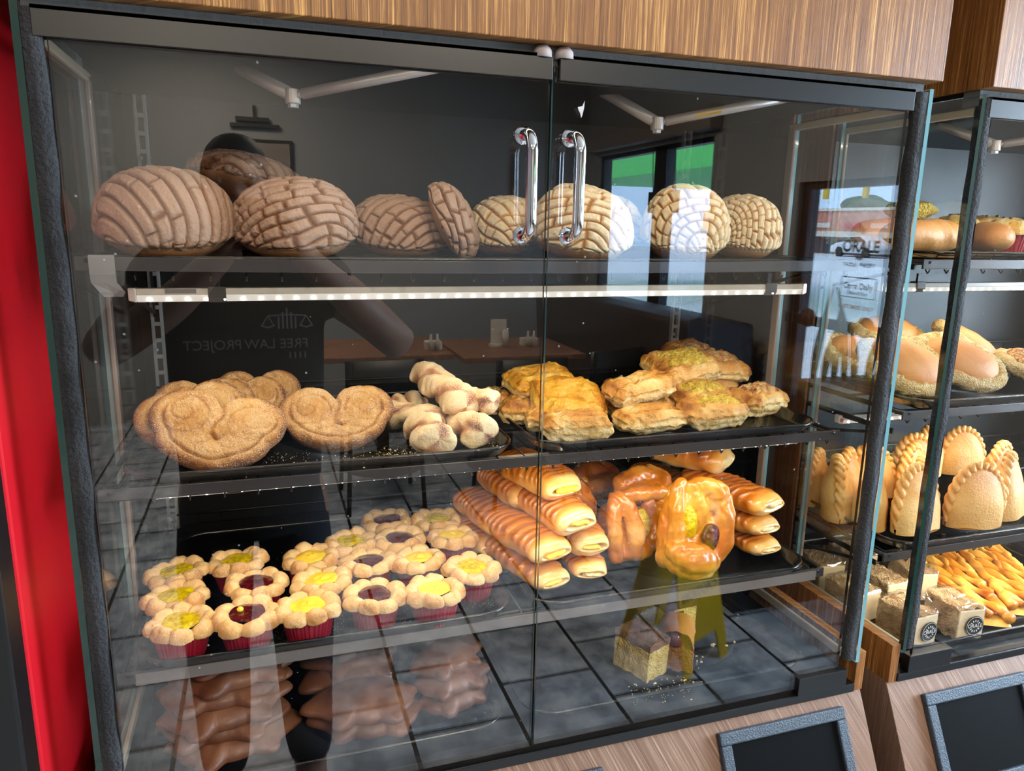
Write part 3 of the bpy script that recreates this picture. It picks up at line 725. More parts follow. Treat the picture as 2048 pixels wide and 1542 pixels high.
# beverage cooler beside the case
bc = empty('beverage_cooler', (-0.38, 0.05, 0)); tag(bc, 'red beverage cooler with black glass door beside the case', 'cooler'); o = tuple(bc.location)
MB().box((-0.72, -0.022, 0.06), (-0.04, 0.17, 1.95)).box((-0.7, 0.0, 0.0), (-0.06, 0.16, 0.06)).build('cabinet', 'red', bc, world=o, bevel=0.004)
b = MB()
for x0, x1, z0, z1 in ((-0.72, -0.66, 0.08, 1.93), (-0.086, -0.041, 0.08, 1.93), (-0.66, -0.086, 0.08, 0.16), (-0.66, -0.086, 1.83, 1.93)): b.box((x0, -0.062, z0), (x1, -0.024, z1))
b.build('door_frame', 'black', bc, world=o, bevel=0.003)
MB().box((-0.66, -0.050, 0.16), (-0.086, -0.044, 1.83)).build('door_glass', 'black_gloss', bc, world=o)
MB().box((-0.096, -0.085, 0.7), (-0.080, -0.062, 1.2)).build('door_handle', 'black', bc, world=o, bevel=0.003)
structure(MB().box((-0.30, 0.20, 0), (-0.03, 0.52, 2.0)), 'trim_1', 'wood_dark')
# sign frames leaning on the slanted base panels
A = np.array([0.0, 0.003, 0.8437]); D = np.array([0.0, -0.0504, -0.1018]); D /= np.linalg.norm(D); Nn = np.array([0, -D[2], D[1]]); Nn = Nn if Nn[1] < 0 else -Nn


def sign_frame(xa, xb, s0, s1, label):
    f = empty('sign_frame', tuple(A + D * s1 + np.array([(xa + xb) / 2, 0, 0]))); tag(f, label, 'sign frame', None); o = tuple(f.location)
    def q(x, s, n): return tuple(A + D * s + Nn * n + np.array([x, 0, 0]))
    def slab(b, x0, x1, a0, a1, n0, n1): b.hexa([q(x0, a1, n0), q(x1, a1, n0), q(x1, a0, n0), q(x0, a0, n0), q(x0, a1, n1), q(x1, a1, n1), q(x1, a0, n1), q(x0, a0, n1)])
    b = MB(); t = 0.0165
    slab(b, xa, xb, s0, s0 + t, 0.0005, 0.010); slab(b, xa, xb, s1 - t, s1, 0.0005, 0.010); slab(b, xa, xa + t, s0 + t, s1 - t, 0.0005, 0.010); slab(b, xb - t, xb, s0 + t, s1 - t, 0.0005, 0.010)
    b.build('frame', 'tex_plastic', f, world=o, bevel=0.002)
    b = MB(); slab(b, xa + t - 0.001, xb - t + 0.001, s0 + t - 0.001, s1 - t + 0.001, 0.0006, 0.005); b.build('panel', 'slate', f, world=o)


sign_frame(0.742, 0.950, 0.0175, 0.16, 'blank black sign frame on the slanted base below the pan dulce doors')
sign_frame(0.361, 0.569, 0.0255, 0.165, 'sign frame barely showing its top corner on the slanted base')
sign_frame(1.097, 1.305, 0.0265, 0.17, 'blank black sign frame on the slanted base of the neighbouring case')
# ------------------------------------------------------------------ the photographer, seen only as a reflection
M['skin'] = plain('skin', (160, 124, 104), 0.55); M['shirt'] = plain('black_cotton', (26, 27, 30), 0.9); M['jeans'] = plain('dark_jeans', (34, 40, 50), 0.85); M['hair'] = plain('dark_hair', (26, 20, 18), 0.6)
M['shirt_print'] = plain('grey_shirt_print', (176, 178, 180), 0.8)


def skinned(name, chains, mat, parent, root=0, sub=2):
    """chains: lists of (x, y, z, radius) sharing points; grown into one continuous surface"""
    key = {}; vs = []; rs = []; es = []
    for ch in chains:
        prev = None
        for p in ch:
            k = tuple(round(c, 4) for c in p[:3])
            if k not in key: key[k] = len(vs); vs.append(p[:3]); rs.append(p[3])
            if prev is not None and prev != key[k]: es.append((prev, key[k]))
            prev = key[k]
    me = bpy.data.meshes.new(name); me.from_pydata(vs, es, []); me.materials.append(M[mat])
    o = bpy.data.objects.new(name, me); COL.objects.link(o); o.parent = parent
    sk = o.modifiers.new('skin', 'SKIN'); sk.use_smooth_shade = True
    lay = me.skin_vertices[0].data if me.skin_vertices else None
    if lay is None:
        bpy.context.view_layer.objects.active = o; bpy.ops.mesh.customdata_skin_add(); lay = me.skin_vertices[0].data
    for i, r in enumerate(rs): lay[i].radius = (r, r) if not isinstance(r, tuple) else r; lay[i].use_root = (i == root)
    sd = o.modifiers.new('sub', 'SUBSURF'); sd.levels = 1 if sub < 2 else 2; sd.render_levels = sub
    return o


pr = empty('person', (0.14, -1.0, 0)); tag(pr, 'person in a black printed shirt photographing the case with a raised phone', 'person')
S_ = lambda x, y, z, r: (x, y, z, r)
pel = S_(0, 0, .93, .115); spn = S_(0, 0, 1.05, .112); ches = S_(0, 0, 1.24, .13); neckb = S_(0, 0.0, 1.40, .075); neck = S_(0, 0.015, 1.46, .055)
chin = S_(0, 0.03, 1.51, .07); head = S_(0, 0.03, 1.575, .085); top = S_(0, 0.02, 1.635, .06)
ch = [[pel, spn, ches, neckb, neck, chin, head, top], [head, S_(0, 0.115, 1.555, .013), S_(0, 0.125, 1.545, .012)]]
for s in (-1, 1):
    sh = S_(0.17 * s, 0, 1.37, .07); mid = S_(0.27 * s if s > 0 else -0.23, 0.02, 1.29, .052); el = S_(0.35 if s > 0 else -0.29, 0.05, 1.215, .046)
    fo = S_(0.23 if s > 0 else -0.13, 0.13, 1.33, .042); wr = S_(0.125 if s > 0 else -0.03, 0.185, 1.43, .029); pa = S_(0.115 if s > 0 else -0.022, 0.205, 1.47, .031)
    ch.append([ches, sh, mid, el, fo, wr, pa])
    for k in range(4):
        bx = pa[0] - s * 0.01; L = (0.046, 0.052, 0.048, 0.038)[k]; zz = pa[2] + 0.028 - 0.018 * k
        ch.append([pa, S_(bx, 0.205 - 0.004, zz, .0105), S_(bx - s * L * 0.55, 0.199, zz + 0.004, .0088), S_(bx - s * L, 0.206, zz + 0.003, .0075)])
    ch.append([pa, S_(pa[0] - s * 0.006, 0.228, pa[2] - 0.012, .0105), S_(pa[0] - s * 0.035, 0.2455, pa[2] + 0.004, .009), S_(pa[0] - s * 0.052, 0.2455, pa[2] + 0.012, .008)])
    hip = S_(0.09 * s, 0, .86, .095); kn = S_(0.1 * s, 0.015, .49, .062); an = S_(0.105 * s, -0.02, .09, .042); toe = S_(0.115 * s, 0.13, .04, .034)
    ch.append([pel, hip, S_(0.095 * s, 0.01, .67, .08), kn, S_(0.1 * s, -0.02, .33, .056), an, S_(0.107 * s, 0.02, .05, .04), toe])
skinned('body', ch, 'skin', pr)
ch = [[S_(0, 0, .80, .165), S_(0, 0, .815, .168), S_(0, 0, .84, .17), S_(0, 0, 1.05, .172), S_(0, 0, 1.24, .182), S_(0, 0, 1.385, .095)]]
for s in (-1, 1): ch.append([S_(0, 0, 1.24, .182), S_(0.17 * s, 0, 1.37, .088), S_(0.235 * s if s > 0 else -0.21, 0.012, 1.318, .078)])
skinned('shirt', ch, 'shirt', pr)
ch = [[S_(0, 0, 1.0, .145), S_(0, 0, .98, .148), S_(0, 0, .92, .152)]]
for s in (-1, 1): ch.append([S_(0, 0, .92, .152), S_(0.09 * s, 0, .86, .112), S_(0.095 * s, 0.01, .67, .095), S_(0.1 * s, 0.015, .49, .078), S_(0.1 * s, -0.02, .33, .072), S_(0.105 * s, -0.02, .1, .06)])
skinned('trousers', ch, 'jeans', pr)
for s in (-1, 1): skinned('shoe', [[S_(0.105 * s, -0.05, .05, .05), S_(0.108 * s, 0.05, .045, .048), S_(0.116 * s, 0.15, .04, .038)]], 'black_frame', pr, sub=1)
skinned('hair', [[S_(0, -0.03, 1.488, .06), S_(0, -0.035, 1.568, .085), S_(0, 0.0, 1.633, .075), S_(0, 0.06, 1.640, .04)]], 'hair', pr)
for s in (-1, 1): MB().lathe([(0, -0.011), (0.008, -0.008), (0.011, 0), (0.008, 0.008), (0, 0.011)], 12, (0.032 * s, 0.104, 1.572)).build('eye', 'strip_grey', pr, smooth=True)
# shirt print, wrapped on the chest
sp = []
PR = lambda n, b_, sz, x, z, sx=1.0: txt(n, b_, sz, 'shirt_print', pr, (x, 0.185, z), (math.radians(90), 0, math.pi), 0.0005, 'CENTER', sx)
PR('print_lettering', 'FREE LAW', 0.0275, 0.066, 1.252); PR('print_lettering', 'PROJECT', 0.0275, -0.056, 1.252)
b = MB()
for k in range(5): b.box((0.10 - 0.011 * k, 0.182, 1.262), (0.1045 - 0.011 * k, 0.1865, 1.318 - 0.012 * abs(k - 2)))
for k in range(4): b.box((0.12 - 0.01 * k, 0.182, 1.206), (0.123 - 0.01 * k, 0.1865, 1.218))
for s in (-1, 1):
    cxm = 0.08 + 0.05 * s
    b.tube([(0.08, 0.184, 1.30), (cxm, 0.184, 1.297)], 0.0018, 5); b.tube([(cxm, 0.184, 1.297), (cxm - 0.015, 0.184, 1.272)], 0.0014, 5); b.tube([(cxm, 0.184, 1.297), (cxm + 0.015, 0.184, 1.272)], 0.0014, 5); b.tube([(cxm - 0.018, 0.184, 1.271), (cxm, 0.184, 1.265), (cxm + 0.018, 0.184, 1.271)], 0.002, 5)
b.v = [(v_ - np.array([0.08, 0, 1.26])) * np.array([0.75, 1, 0.75]) + np.array([0.088, 0, 1.282]) if v_[:, 2].min() > 1.225 else v_ + np.array([0.0, 0, 0.016]) for v_ in b.v]
b.build('print_emblem', 'shirt_print', pr)
ph = empty('phone', (0.187, -0.7775, 1.47)); tag(ph, 'dark phone held upright in both hands of the person', 'phone')
MB().box((-0.037, -0.0045, -0.055), (0.037, 0.0045, 0.07)).build('phone_body', 'black_gloss', ph, bevel=0.003)
MB().box((-0.034, 0.0046, 0.036), (0.034, 0.007, 0.060)).build('lens_bar', 'black', ph, bevel=0.001)
# ------------------------------------------------------------------ trays
def tray(cx, cy, z, wd, dp, name, label, h=0.016, mat='tray', group=None):
    """rolled-rim bakery tray with rounded corners"""
    n = 12
    def ring(ax, ay, rad, zz):
        pts = []
        for q, (sx_, sy_) in enumerate(((1, 1), (-1, 1), (-1, -1), (1, -1))):
            for k in range(n):
                a = math.pi / 2 * (q + k / (n - 1)); pts.append((sx_ * (ax - rad) + rad * math.cos(a), sy_ * (ay - rad) + rad * math.sin(a), zz))
        return pts
    a, b = wd / 2, dp / 2
    R = [ring(a - 0.018, b - 0.018, 0.03, 0.0022), ring(a - 0.010, b - 0.010, 0.036, 0.004), ring(a - 0.004, b - 0.004, 0.042, h - 0.002), ring(a - 0.002, b - 0.002, 0.043, h), ring(a, b, 0.045, h - 0.0005), ring(a + 0.0012, b + 0.0012, 0.046, h - 0.003), ring(a - 0.001, b - 0.001, 0.044, h - 0.0045), ring(a - 0.008, b - 0.008, 0.038, 0.002), ring(a - 0.018, b - 0.018, 0.03, 0.0)]
    mb = MB(); P = np.array(R).transpose(1, 0, 2); mb.grid(P, True, False)
    m_ = 4 * n; nr = len(R)
    mb.f.append(tuple(i * nr for i in range(m_))); mb.mi.append(0); mb.f.append(tuple(i * nr + nr - 1 for i in range(m_))[::-1]); mb.mi.append(0)
    o = mb.build(name, mat, smooth=True); o.location = (cx, cy, z); tag(o, label, 'tray', group)
    return o


TR = 0.0022
tray(0.488, 0.27, Z1 - 0.0050, 0.925, 0.40, 'bakery_tray', 'wide black tray under the conchas', 0.0055)
tray(0.2525, 0.252, Z2 + 0.0005, 0.438, 0.395, 'bakery_tray', 'black tray with crumbs under the palmiers and sugar twists')
tray(0.7115, 0.252, Z2 + 0.0005, 0.428, 0.395, 'bakery_tray', 'black tray under the puff pastries')
tray(0.2515, 0.250, Z3 + 0.0005, 0.440, 0.40, 'bakery_tray', 'sugar dusted black tray under the flower tarts')
tray(0.7105, 0.250, Z3 + 0.0005, 0.435, 0.40, 'bakery_tray', 'black tray under the cream rolls and danishes')
tray(0.240, 0.235, ZD + 0.0005, 0.44, 0.40, 'bakery_tray', 'black tray under the brown pig cookies', 0.012)
tray(0.706, 0.235, ZD + 0.0005, 0.44, 0.40, 'bakery_tray', 'nearly empty black tray with cake slices and crumbs', 0.012)
tray(CASE2 + 0.2525, 0.262, C2Z1 + 0.0005, 0.44, 0.38, 'bakery_tray', 'glossy black tray under the plain rolls', 0.011, 'black_gloss')
tray(CASE2 + 0.2525, 0.252, C2Z2 + 0.0005, 0.44, 0.395, 'bakery_tray', 'black tray under the oval sugar rimmed buns')
tray(CASE2 + 0.2525, 0.252, C2Z3 + 0.0005, 0.44, 0.395, 'bakery_tray', 'black tray under the empanadas')
tray(CASE2 + 0.301, 0.226, ZD + 0.0005, 0.54, 0.41, 'bakery_tray', 'black tray under the wrapped cakes and lattice pastries', 0.012)
F1, F2, F3, FD = Z1 - 0.0028, Z2 + 0.0027, Z3 + 0.0027, ZD + 0.0027     # tray floors

# ------------------------------------------------------------------ dough colours
M['bun'] = pastry('concha_bun', [(0.0, (198, 150, 98)), (0.5, (178, 122, 70)), (1, (134, 84, 46))], 0.7)
M['crust_pink'] = pastry('cinnamon_sugar_crust', [(0.0, (182, 148, 124)), (0.35, (166, 130, 104)), (0.75, (138, 94, 62)), (1, (108, 68, 42))], 0.85, fine=(420, 0.0012), var=0.10, cells=(260, 0.0007))
M['crust_white'] = pastry('vanilla_sugar_crust', [(0.0, (234, 214, 176)), (0.35, (222, 194, 148)), (0.75, (190, 138, 80)), (1, (150, 98, 52))], 0.8, fine=(420, 0.0009), var=0.10, cells=(260, 0.0005))
M['palmier'] = pastry('palmier_dough', [(0.0, (232, 192, 130)), (0.3, (208, 158, 94)), (0.65, (168, 110, 54)), (1, (96, 52, 26))], 0.65, fine=(300, 0.005), var=0.26, sugar=0.6)
M['twist'] = pastry('sugar_twist_dough', [(0.0, (244, 224, 180)), (0.4, (232, 202, 150)), (0.7, (192, 140, 100)), (1, (136, 84, 62))], 0.75, fine=(300, 0.0016), var=0.16, sugar=0.8)
M['puff'] = pastry('puff_pastry', [(0.0, (244, 224, 170)), (0.3, (228, 188, 112)), (0.6, (206, 144, 58)), (1, (146, 84, 30))], 0.5, 0.12, fine=(150, 0.005), var=0.26, cells=(80, 0.004))
M['puff_yellow'] = pastry('glazed_yellow_puff_pastry', [(0.0, (246, 230, 180)), (0.3, (234, 194, 96)), (0.6, (218, 160, 36)), (1, (176, 102, 26))], 0.4, 0.25, fine=(130, 0.005), var=0.24, cells=(70, 0.004))
M['puff_coco'] = pastry('toasted_coconut_topping', [(0.0, (240, 214, 160)), (0.35, (220, 170, 100)), (0.65, (178, 110, 52)), (1, (110, 60, 28))], 0.75, fine=(300, 0.004), var=0.35, cells=(240, 0.0035))
M['crumb_yellow'] = pastry('yellow_crumb_topping', [(0.0, (246, 222, 110)), (0.5, (228, 188, 52)), (1, (190, 138, 34))], 0.7, fine=(300, 0.005), var=0.2, cells=(230, 0.004))
M['liner'] = plain('red_paper_liner', (150, 14, 40), 0.5, 0, 0.1)
M['tart'] = pastry('tart_shortbread', [(0.0, (228, 192, 134)), (0.35, (208, 164, 102)), (0.7, (180, 124, 68)), (1, (138, 86, 42))], 0.75, fine=(330, 0.0009), var=0.16, sugar=0.45)
for nm, c, c2 in (('pineapple', (226, 200, 0), (182, 154, 0)), ('berry', (92, 14, 18), (48, 6, 12)), ('custard', (252, 220, 76), (244, 204, 56))):
    t = NT(nm + '_filling'); v = t.coord(); nz = t.noise(v, 150 if nm != 'custard' else 60, 4)
    t.set(Base_Color=t.ramp(nz, [(0.35, lin(c2)), (0.6, lin(c))]), Roughness=0.16 if nm != 'custard' else 0.45, Coat_Weight=0.25 if nm != 'custard' else 0.05, Subsurface_Weight=0.1, Subsurface_Scale=0.004)
    t.bump(nz, 0.0035 if nm == 'pineapple' else 0.0014); M[nm] = t.m
M['roll'] = pastry('glazed_roll_dough', [(0.0, (242, 210, 150)), (0.3, (226, 164, 74)), (0.6, (200, 118, 32)), (1, (136, 66, 18))], 0.26, 0.5, fine=(120, 0.0008), var=0.14)
M['crumb_pale'] = pastry('pale_crumb', [(0.0, (246, 228, 176)), (1, (226, 192, 124))], 0.8, fine=(260, 0.003), var=0.25)
M['pig'] = pastry('gingerbread_dough', [(0.0, (140, 92, 62)), (0.5, (116, 70, 44)), (1, (78, 42, 26))], 0.48, 0.06, fine=(110, 0.0009), var=0.14)
M['empanada'] = pastry('empanada_dough', [(0.0, (238, 198, 126)), (0.35, (222, 164, 80)), (0.7, (200, 126, 44)), (1, (154, 86, 30))], 0.5, 0.08, fine=(240, 0.0016), var=0.18, sugar=0.25)
M['bun_oval'] = pastry('smooth_tan_bun', [(0.0, (206, 148, 84)), (0.5, (188, 122, 60)), (1, (150, 88, 40))], 0.55, fine=(160, 0.0006), var=0.08)
M['sugar_rim'] = pastry('coarse_sugar_rim', [(0.0, (246, 226, 170)), (0.6, (232, 194, 116)), (1, (204, 150, 74))], 0.7, fine=(420, 0.004), var=0.25, sugar=0.9, cells=(420, 0.004))
M['plain_roll'] = pastry('plain_roll_dough', [(0.0, (222, 166, 100)), (0.5, (204, 142, 78)), (1, (160, 100, 50))], 0.5, 0.05, fine=(160, 0.0008), var=0.1)
M['cake_brown'] = pastry('brown_sponge', [(0.0, (176, 122, 62)), (1, (136, 88, 42))], 0.85, fine=(380, 0.004), var=0.3, cells=(330, 0.003))
M['cake_yellow'] = pastry('yellow_sponge', [(0.0, (240, 216, 140)), (1, (214, 180, 100))], 0.85, fine=(380, 0.004), var=0.25, cells=(330, 0.003))
M['cake_top'] = pastry('dark_cake_crust', [(0.0, (128, 84, 56)), (1, (84, 50, 34))], 0.6, fine=(300, 0.002), var=0.35, sugar=0.2)
M['chocolate'] = plain('chocolate_glaze', (58, 32, 22), 0.3, 0, 0.4)
M['icing'] = plain('pale_icing', (226, 206, 170), 0.55)
M['crumb_coat'] = pastry('brown_crumb_coat', [(0.0, (228, 196, 148)), (1, (178, 140, 98))], 0.9, fine=(420, 0.005), var=0.4, cells=(380, 0.005))
M['lattice'] = pastry('glazed_lattice_dough', [(0.0, (240, 190, 90)), (0.5, (218, 144, 44)), (1, (152, 82, 24))], 0.36, 0.3, fine=(150, 0.0016), var=0.2)
M['jam'] = plain('dark_red_jam', (92, 20, 16), 0.15, 0, 0.5, bump=(160, 0.002), var=0.3)
M['wrap'] = glass('cellophane', (0.99, 0.99, 0.99), 0.10, 0.0)
M['label_black'] = plain('black_round_label', (24, 26, 28), 0.5); M['label_white'] = plain('white_label_print', (226, 226, 226), 0.6)
M['sprinkle'] = pastry('sprinkle_topping', [(0.0, (230, 180, 60)), (1, (150, 80, 40))], 0.6, fine=(400, 0.004), var=0.4, cells=(360, 0.004))
# sprinkles and nonpareil colours
t = NT('coloured_sprinkles'); v = t.coord(); vo = t.n('ShaderNodeTexVoronoi'); vo.inputs['Scale'].default_value = 330; t.l(v, vo.inputs['Vector'])
sep = t.n('ShaderNodeSeparateColor'); t.l(vo.outputs['Color'], sep.inputs[0])
t.set(Base_Color=t.ramp(sep.outputs[0], [(0.0, lin((150, 70, 40))), (0.35, lin((220, 160, 50))), (0.6, lin((120, 50, 60))), (0.8, lin((240, 210, 150))), (1.0, lin((90, 60, 40)))]), Roughness=0.5)
t.bump(vo.outputs['Distance'], 0.003); M['sprinkle'] = t.m


def inst(root, name, loc, rot, label, cat, group=None):
    pass


def R3(rx=0, ry=0, rz=0): return (math.radians(rx), math.radians(ry), math.radians(rz))


def thing(name, loc, rot, label, cat, group=None):
    return tag(empty(name, loc, R3(*rot)), label, cat, group)


# ------------------------------------------------------------------ conchas
def concha(loc, rot, rx, ry, h, seed, crust, label, K1=5.5, K2=9.0, cross=1.0, pole=(0.0, -1.02), bite=None, cover=0.60):
    t = thing('concha', loc, rot, label, 'sweet bun', 'conchas on the top shelf')
    nu, nv = 220, 110
    ph_ = np.linspace(0, 2 * math.pi, nu + 1)[:-1]
    def surf(th):
        PH, TH = np.meshgrid(ph_, th, indexing='ij')
        r = np.sin(TH) ** 0.82; x = rx * r * np.cos(PH); y = ry * r * np.sin(PH)
        z = np.where(TH < math.pi / 2, 0.36 + 0.64 * np.cos(TH) ** 0.95 if False else 0.36 + 0.64 * np.sign(np.cos(TH)) * np.abs(np.cos(TH)) ** 0.92, 0.36 + 0.36 * np.cos(TH) / 1.0 * 1.0) * h
        P = np.stack([x, y, z], -1)
        lump = 1 + 0.035 * sines(P, seed, 6.0, 2)[..., None] * np.array([1, 1, 0.6])
        return P * lump, PH, TH
    th = np.concatenate([np.linspace(0.001, math.pi * cover, 40), np.linspace(math.pi * cover, math.pi * 0.999, 26)[1:]])
    P, PH, TH = surf(th); P = P.copy()
    tone = 0.25 + 0.35 * sstep(0.5, 0.75, TH / math.pi) + 0.1 * sines(P, seed + 3, 30, 1)
    MB().grid(P, True, False, 0, tone).build('bread_base', 'bun', t, smooth=True, tone=True)
    th = np.linspace(0.004, math.pi * cover, nv)
    P, PH, TH = surf(th)
    d = np.gradient(P, axis=1); e = np.roll(P, -1, 0) - np.roll(P, 1, 0); N = np.cross(e, d); N /= np.linalg.norm(N, axis=-1)[..., None] + 1e-12
    N *= np.sign((N * (P - np.array([0, 0, 0.3 * h]))).sum(-1))[..., None]
    s = TH / (math.pi * cover); u = s * np.cos(PH); v_ = s * np.sin(PH)
    w1 = sines(np.stack([u, v_, 0 * u], -1), seed + 1, 0.55, 2); w2 = sines(np.stack([u, v_, 0 * u], -1), seed + 2, 0.7, 2)
    du, dv = u - pole[0] + 0.13 * w1, v_ - pole[1] + 0.13 * w2
    rho = np.hypot(du, dv); phi = np.arctan2(du, dv)
    f1 = rho * K1 + 0.25 * np.sin(phi * 2 + seed); i1 = np.floor(f1); d1 = 0.5 - np.abs(f1 - i1 - 0.5)
    jit = np.sin(i1 * 12.9898 + seed) * 43758.5453; jit = jit - np.floor(jit)
    f2 = phi * K2 * (0.55 + 0.22 * i1 / K1) / 1.6 + jit; i2 = np.floor(f2); d2 = 0.5 - np.abs(f2 - i2 - 0.5)
    on = np.sin((i1 * 7.1 + i2 * 3.7 + seed) * 91.7) * 437.5; on = on - np.floor(on); near = on < cross
    d2 = np.where(near, d2 * 1.5, 0.75)
    dd = np.minimum(d1 * 1.15, d2)
    hgt = sstep(0.0, 0.26, dd) ** 0.7
    edge = 1 - sstep(0.86, 1.0, s)
    hgt = hgt * edge
    P2 = P + N * (0.0004 + 0.0052 * hgt)[..., None] * 1.0
    P2 += N * (0.0006 * sines(P, seed + 9, 60, 2))[..., None]
    tone = np.clip(0.95 - 0.95 * sstep(0.02, 0.22, dd), 0, 1) * 0.95 + 0.06 * (1 - edge) + 0.08 * w1
    if bite is not None:
        for bx, by, br in bite:
            k = 1 - sstep(br * 0.75, br, np.hypot(u - bx, v_ - by)); P2 -= N * (0.0042 * k * (0.6 + 0.4 * sines(P, seed + 21, 90, 2)))[..., None]; tone = np.maximum(tone, k * 0.9)
    MB().grid(P2, True, False, 0, np.clip(tone, 0, 1)).build('sugar_shell', crust, t, smooth=True, tone=True)
    return t


concha((0.088, 0.170, F1), (14, 0, 4), 0.0675, 0.064, 0.092, 11, 'crust_pink', 'large pink concha with curved ridges, end of the row beside the side glass', 6.4, 7, 0.25, (-0.75, -0.75))
concha((0.170, 0.318, F1 + 0.068), (-6, 14, 20), 0.076, 0.062, 0.050, 23, 'crust_pink', 'pink concha with crumbled patches lying on top behind two others', 6.6, 9, 0.45, (-0.6, -0.9), [(-0.72, -0.55, 0.26), (0.55, -0.75, 0.22)])
concha((0.165, 0.350, F1), (0, 0, 60), 0.068, 0.060, 0.056, 29, 'crust_pink', 'pink concha hidden at the back under the crumbled one', 6.0, 9, 0.5, (-0.6, -0.9))
concha((0.2255, 0.170, F1), (12, 0, -8), 0.0675, 0.064, 0.083, 31, 'crust_pink', 'round pink concha with brick-like cracks, second along the front of the shelf', 8.0, 10, 0.7, (-0.5, 0.95))
concha((0.352, 0.205, F1), (10, 0, 10), 0.060, 0.060, 0.070, 47, 'crust_pink', 'smaller pink concha leaning against the upright tilted bun', 7.8, 10, 0.6, (-0.8, 0.7))
concha((0.398, 0.170, F1 + 0.034), (4, 64, -16), 0.047, 0.052, 0.040, 53, 'crust_pink', 'thin pink concha standing on its edge showing its pale underside', 6.8, 9, 0.7, (0.3, 1.0))
concha((0.504, 0.232, F1), (8, 0, -30), 0.049, 0.052, 0.073, 61, 'crust_white', 'white concha with fine cracks partly behind the door handle', 8.6, 12, 0.8, (0.9, 0.4))
concha((0.573, 0.145, F1), (14, 0, 12), 0.0615, 0.060, 0.089, 67, 'crust_white', 'large white concha behind both chrome door handles', 7.2, 9, 0.75, (0.6, 0.85))
concha((0.668, 0.275, F1), (6, 0, 0), 0.056, 0.056, 0.082, 71, 'crust_white', 'white concha at the back between the handles and the tall one', 8, 11, 0.9, (0.0, 1.0))
concha((0.731, 0.150, F1), (16, 0, -14), 0.0535, 0.056, 0.094, 73, 'crust_white', 'tall white concha with coarse tile-like ridges in front', 8.2, 11, 0.9, (0.1, -1.0))
concha((0.858, 0.205, F1), (12, 0, 8), 0.0515, 0.054, 0.086, 79, 'crust_white', 'white concha with wide fan cracks, last in the row before the bare end', 8.8, 10, 0.85, (-1.0, -0.35))


# ------------------------------------------------------------------ palmiers
def palmier(loc, rot, W_, seed, label, T=0.017, asp=0.86, spin=0.0):
    t = thing('palmier', loc, rot, label, 'pastry', 'palmiers on the middle shelf')
    nu, ns = 200, 70
    th = np.linspace(0, 2 * math.pi, nu + 1)[:-1]
    def far(cx_, cy_, r_):
        b = cx_ * np.cos(th) + cy_ * np.sin(th); q = b * b - (cx_ * cx_ + cy_ * cy_ - r_ * r_); return np.where(q > 0, b + np.sqrt(np.maximum(q, 0)), 0)
    C1, C2 = (-0.47, 0.14), (0.47, 0.14)
    r = np.maximum.reduce([far(*C1, 0.52), far(*C2, 0.52), far(0, -0.30, 0.52), far(-0.28, -0.14, 0.55), far(0.28, -0.14, 0.55), far(-0.14, -0.24, 0.54), far(0.14, -0.24, 0.54)])
    for _ in range(2): r = (np.roll(r, 1) + r * 2 + np.roll(r, -1)) / 4
    s = np.linspace(0.002, 1, ns) ** 0.85
    TH, Sg = np.meshgrid(th, s, indexing='ij'); r2 = r[:, None] * Sg
    x = r2 * np.cos(TH); y = r2 * np.sin(TH)
    Q = np.stack([x, y, 0 * x], -1)
    wob = 0.05 * sines(Q, seed, 0.9, 2)
    left = x < 0; cxl = np.where(left, C1[0], C2[0]); dx = (x - cxl) * np.where(left, -1, 1); dy = y - C1[1]
    dl = np.hypot(dx, dy) + wob; an = np.arctan2(dy, dx)
    sp_ = dl * 4.4 - an / (2 * math.pi); dsp = np.abs(sp_ - np.round(sp_))
    g_in = np.exp(-(dsp / 0.10) ** 2) * sstep(0.80, 0.72, Sg) * sstep(0.06, 0.14, dl)
    g_out = np.exp(-(((Sg + wob * 0.5) - 0.80) / 0.028) ** 2) * sstep(0.15, -0.25, y - 0.35 * np.abs(x))
    crack = np.exp(-((x - 0.03) / 0.10) ** 2 - ((y + 0.26 + 0.04 * np.sin(x * 25)) / 0.045) ** 2)
    seam = np.exp(-((x + 0.05 * np.sin(y * 9 + seed)) / 0.035) ** 2) * sstep(-0.30, -0.05, y)
    prof = (1 - np.clip(Sg, 0, 1) ** 7) ** 0.5
    z = T * (0.35 + 0.65 * prof) + 0.0035 * sines(Q, seed + 5, 0.8, 2) * prof - 0.0019 * g_in * (0.6 + 0.4 * np.sin(2 * an + seed)) - 0.0034 * g_out - 0.0028 * seam - 0.006 * crack + 0.0013 * sines(Q, seed + 2, 4, 3)
    z += 0.004 * (Sg ** 2)
    sc = W_ / 1.92
    ca, sa = math.cos(math.radians(spin)), math.sin(math.radians(spin)); ys = y * asp / 0.86
    P = np.stack([(x * ca - ys * sa) * sc, (x * sa + ys * ca) * sc, z], -1)
    tone = 0.26 + 0.55 * sstep(0.84, 1.0, Sg) + 0.16 * g_in + 0.35 * g_out + 0.2 * seam + 0.5 * crack + 0.10 * sines(Q, seed + 7, 1.6, 2)
    Pb = P[:, ::-1].copy(); Pb[..., 2] = 0.0035 * (1 - s[::-1] ** 2)[None, :] + 0.35 * T * sstep(0.93, 1.0, s[::-1])[None, :]
    k = 1.0; tb = np.clip(0.75 + 0.2 * sines(Pb * 20, seed, 1, 1), 0, 1)
    MB().grid(np.concatenate([P, Pb[:, 1:]], 1), True, False, 0, np.clip(np.concatenate([tone, tb[:, 1:]], 1), 0, 1)).build('baked_dough', 'palmier', t, smooth=True, tone=True)
    return t


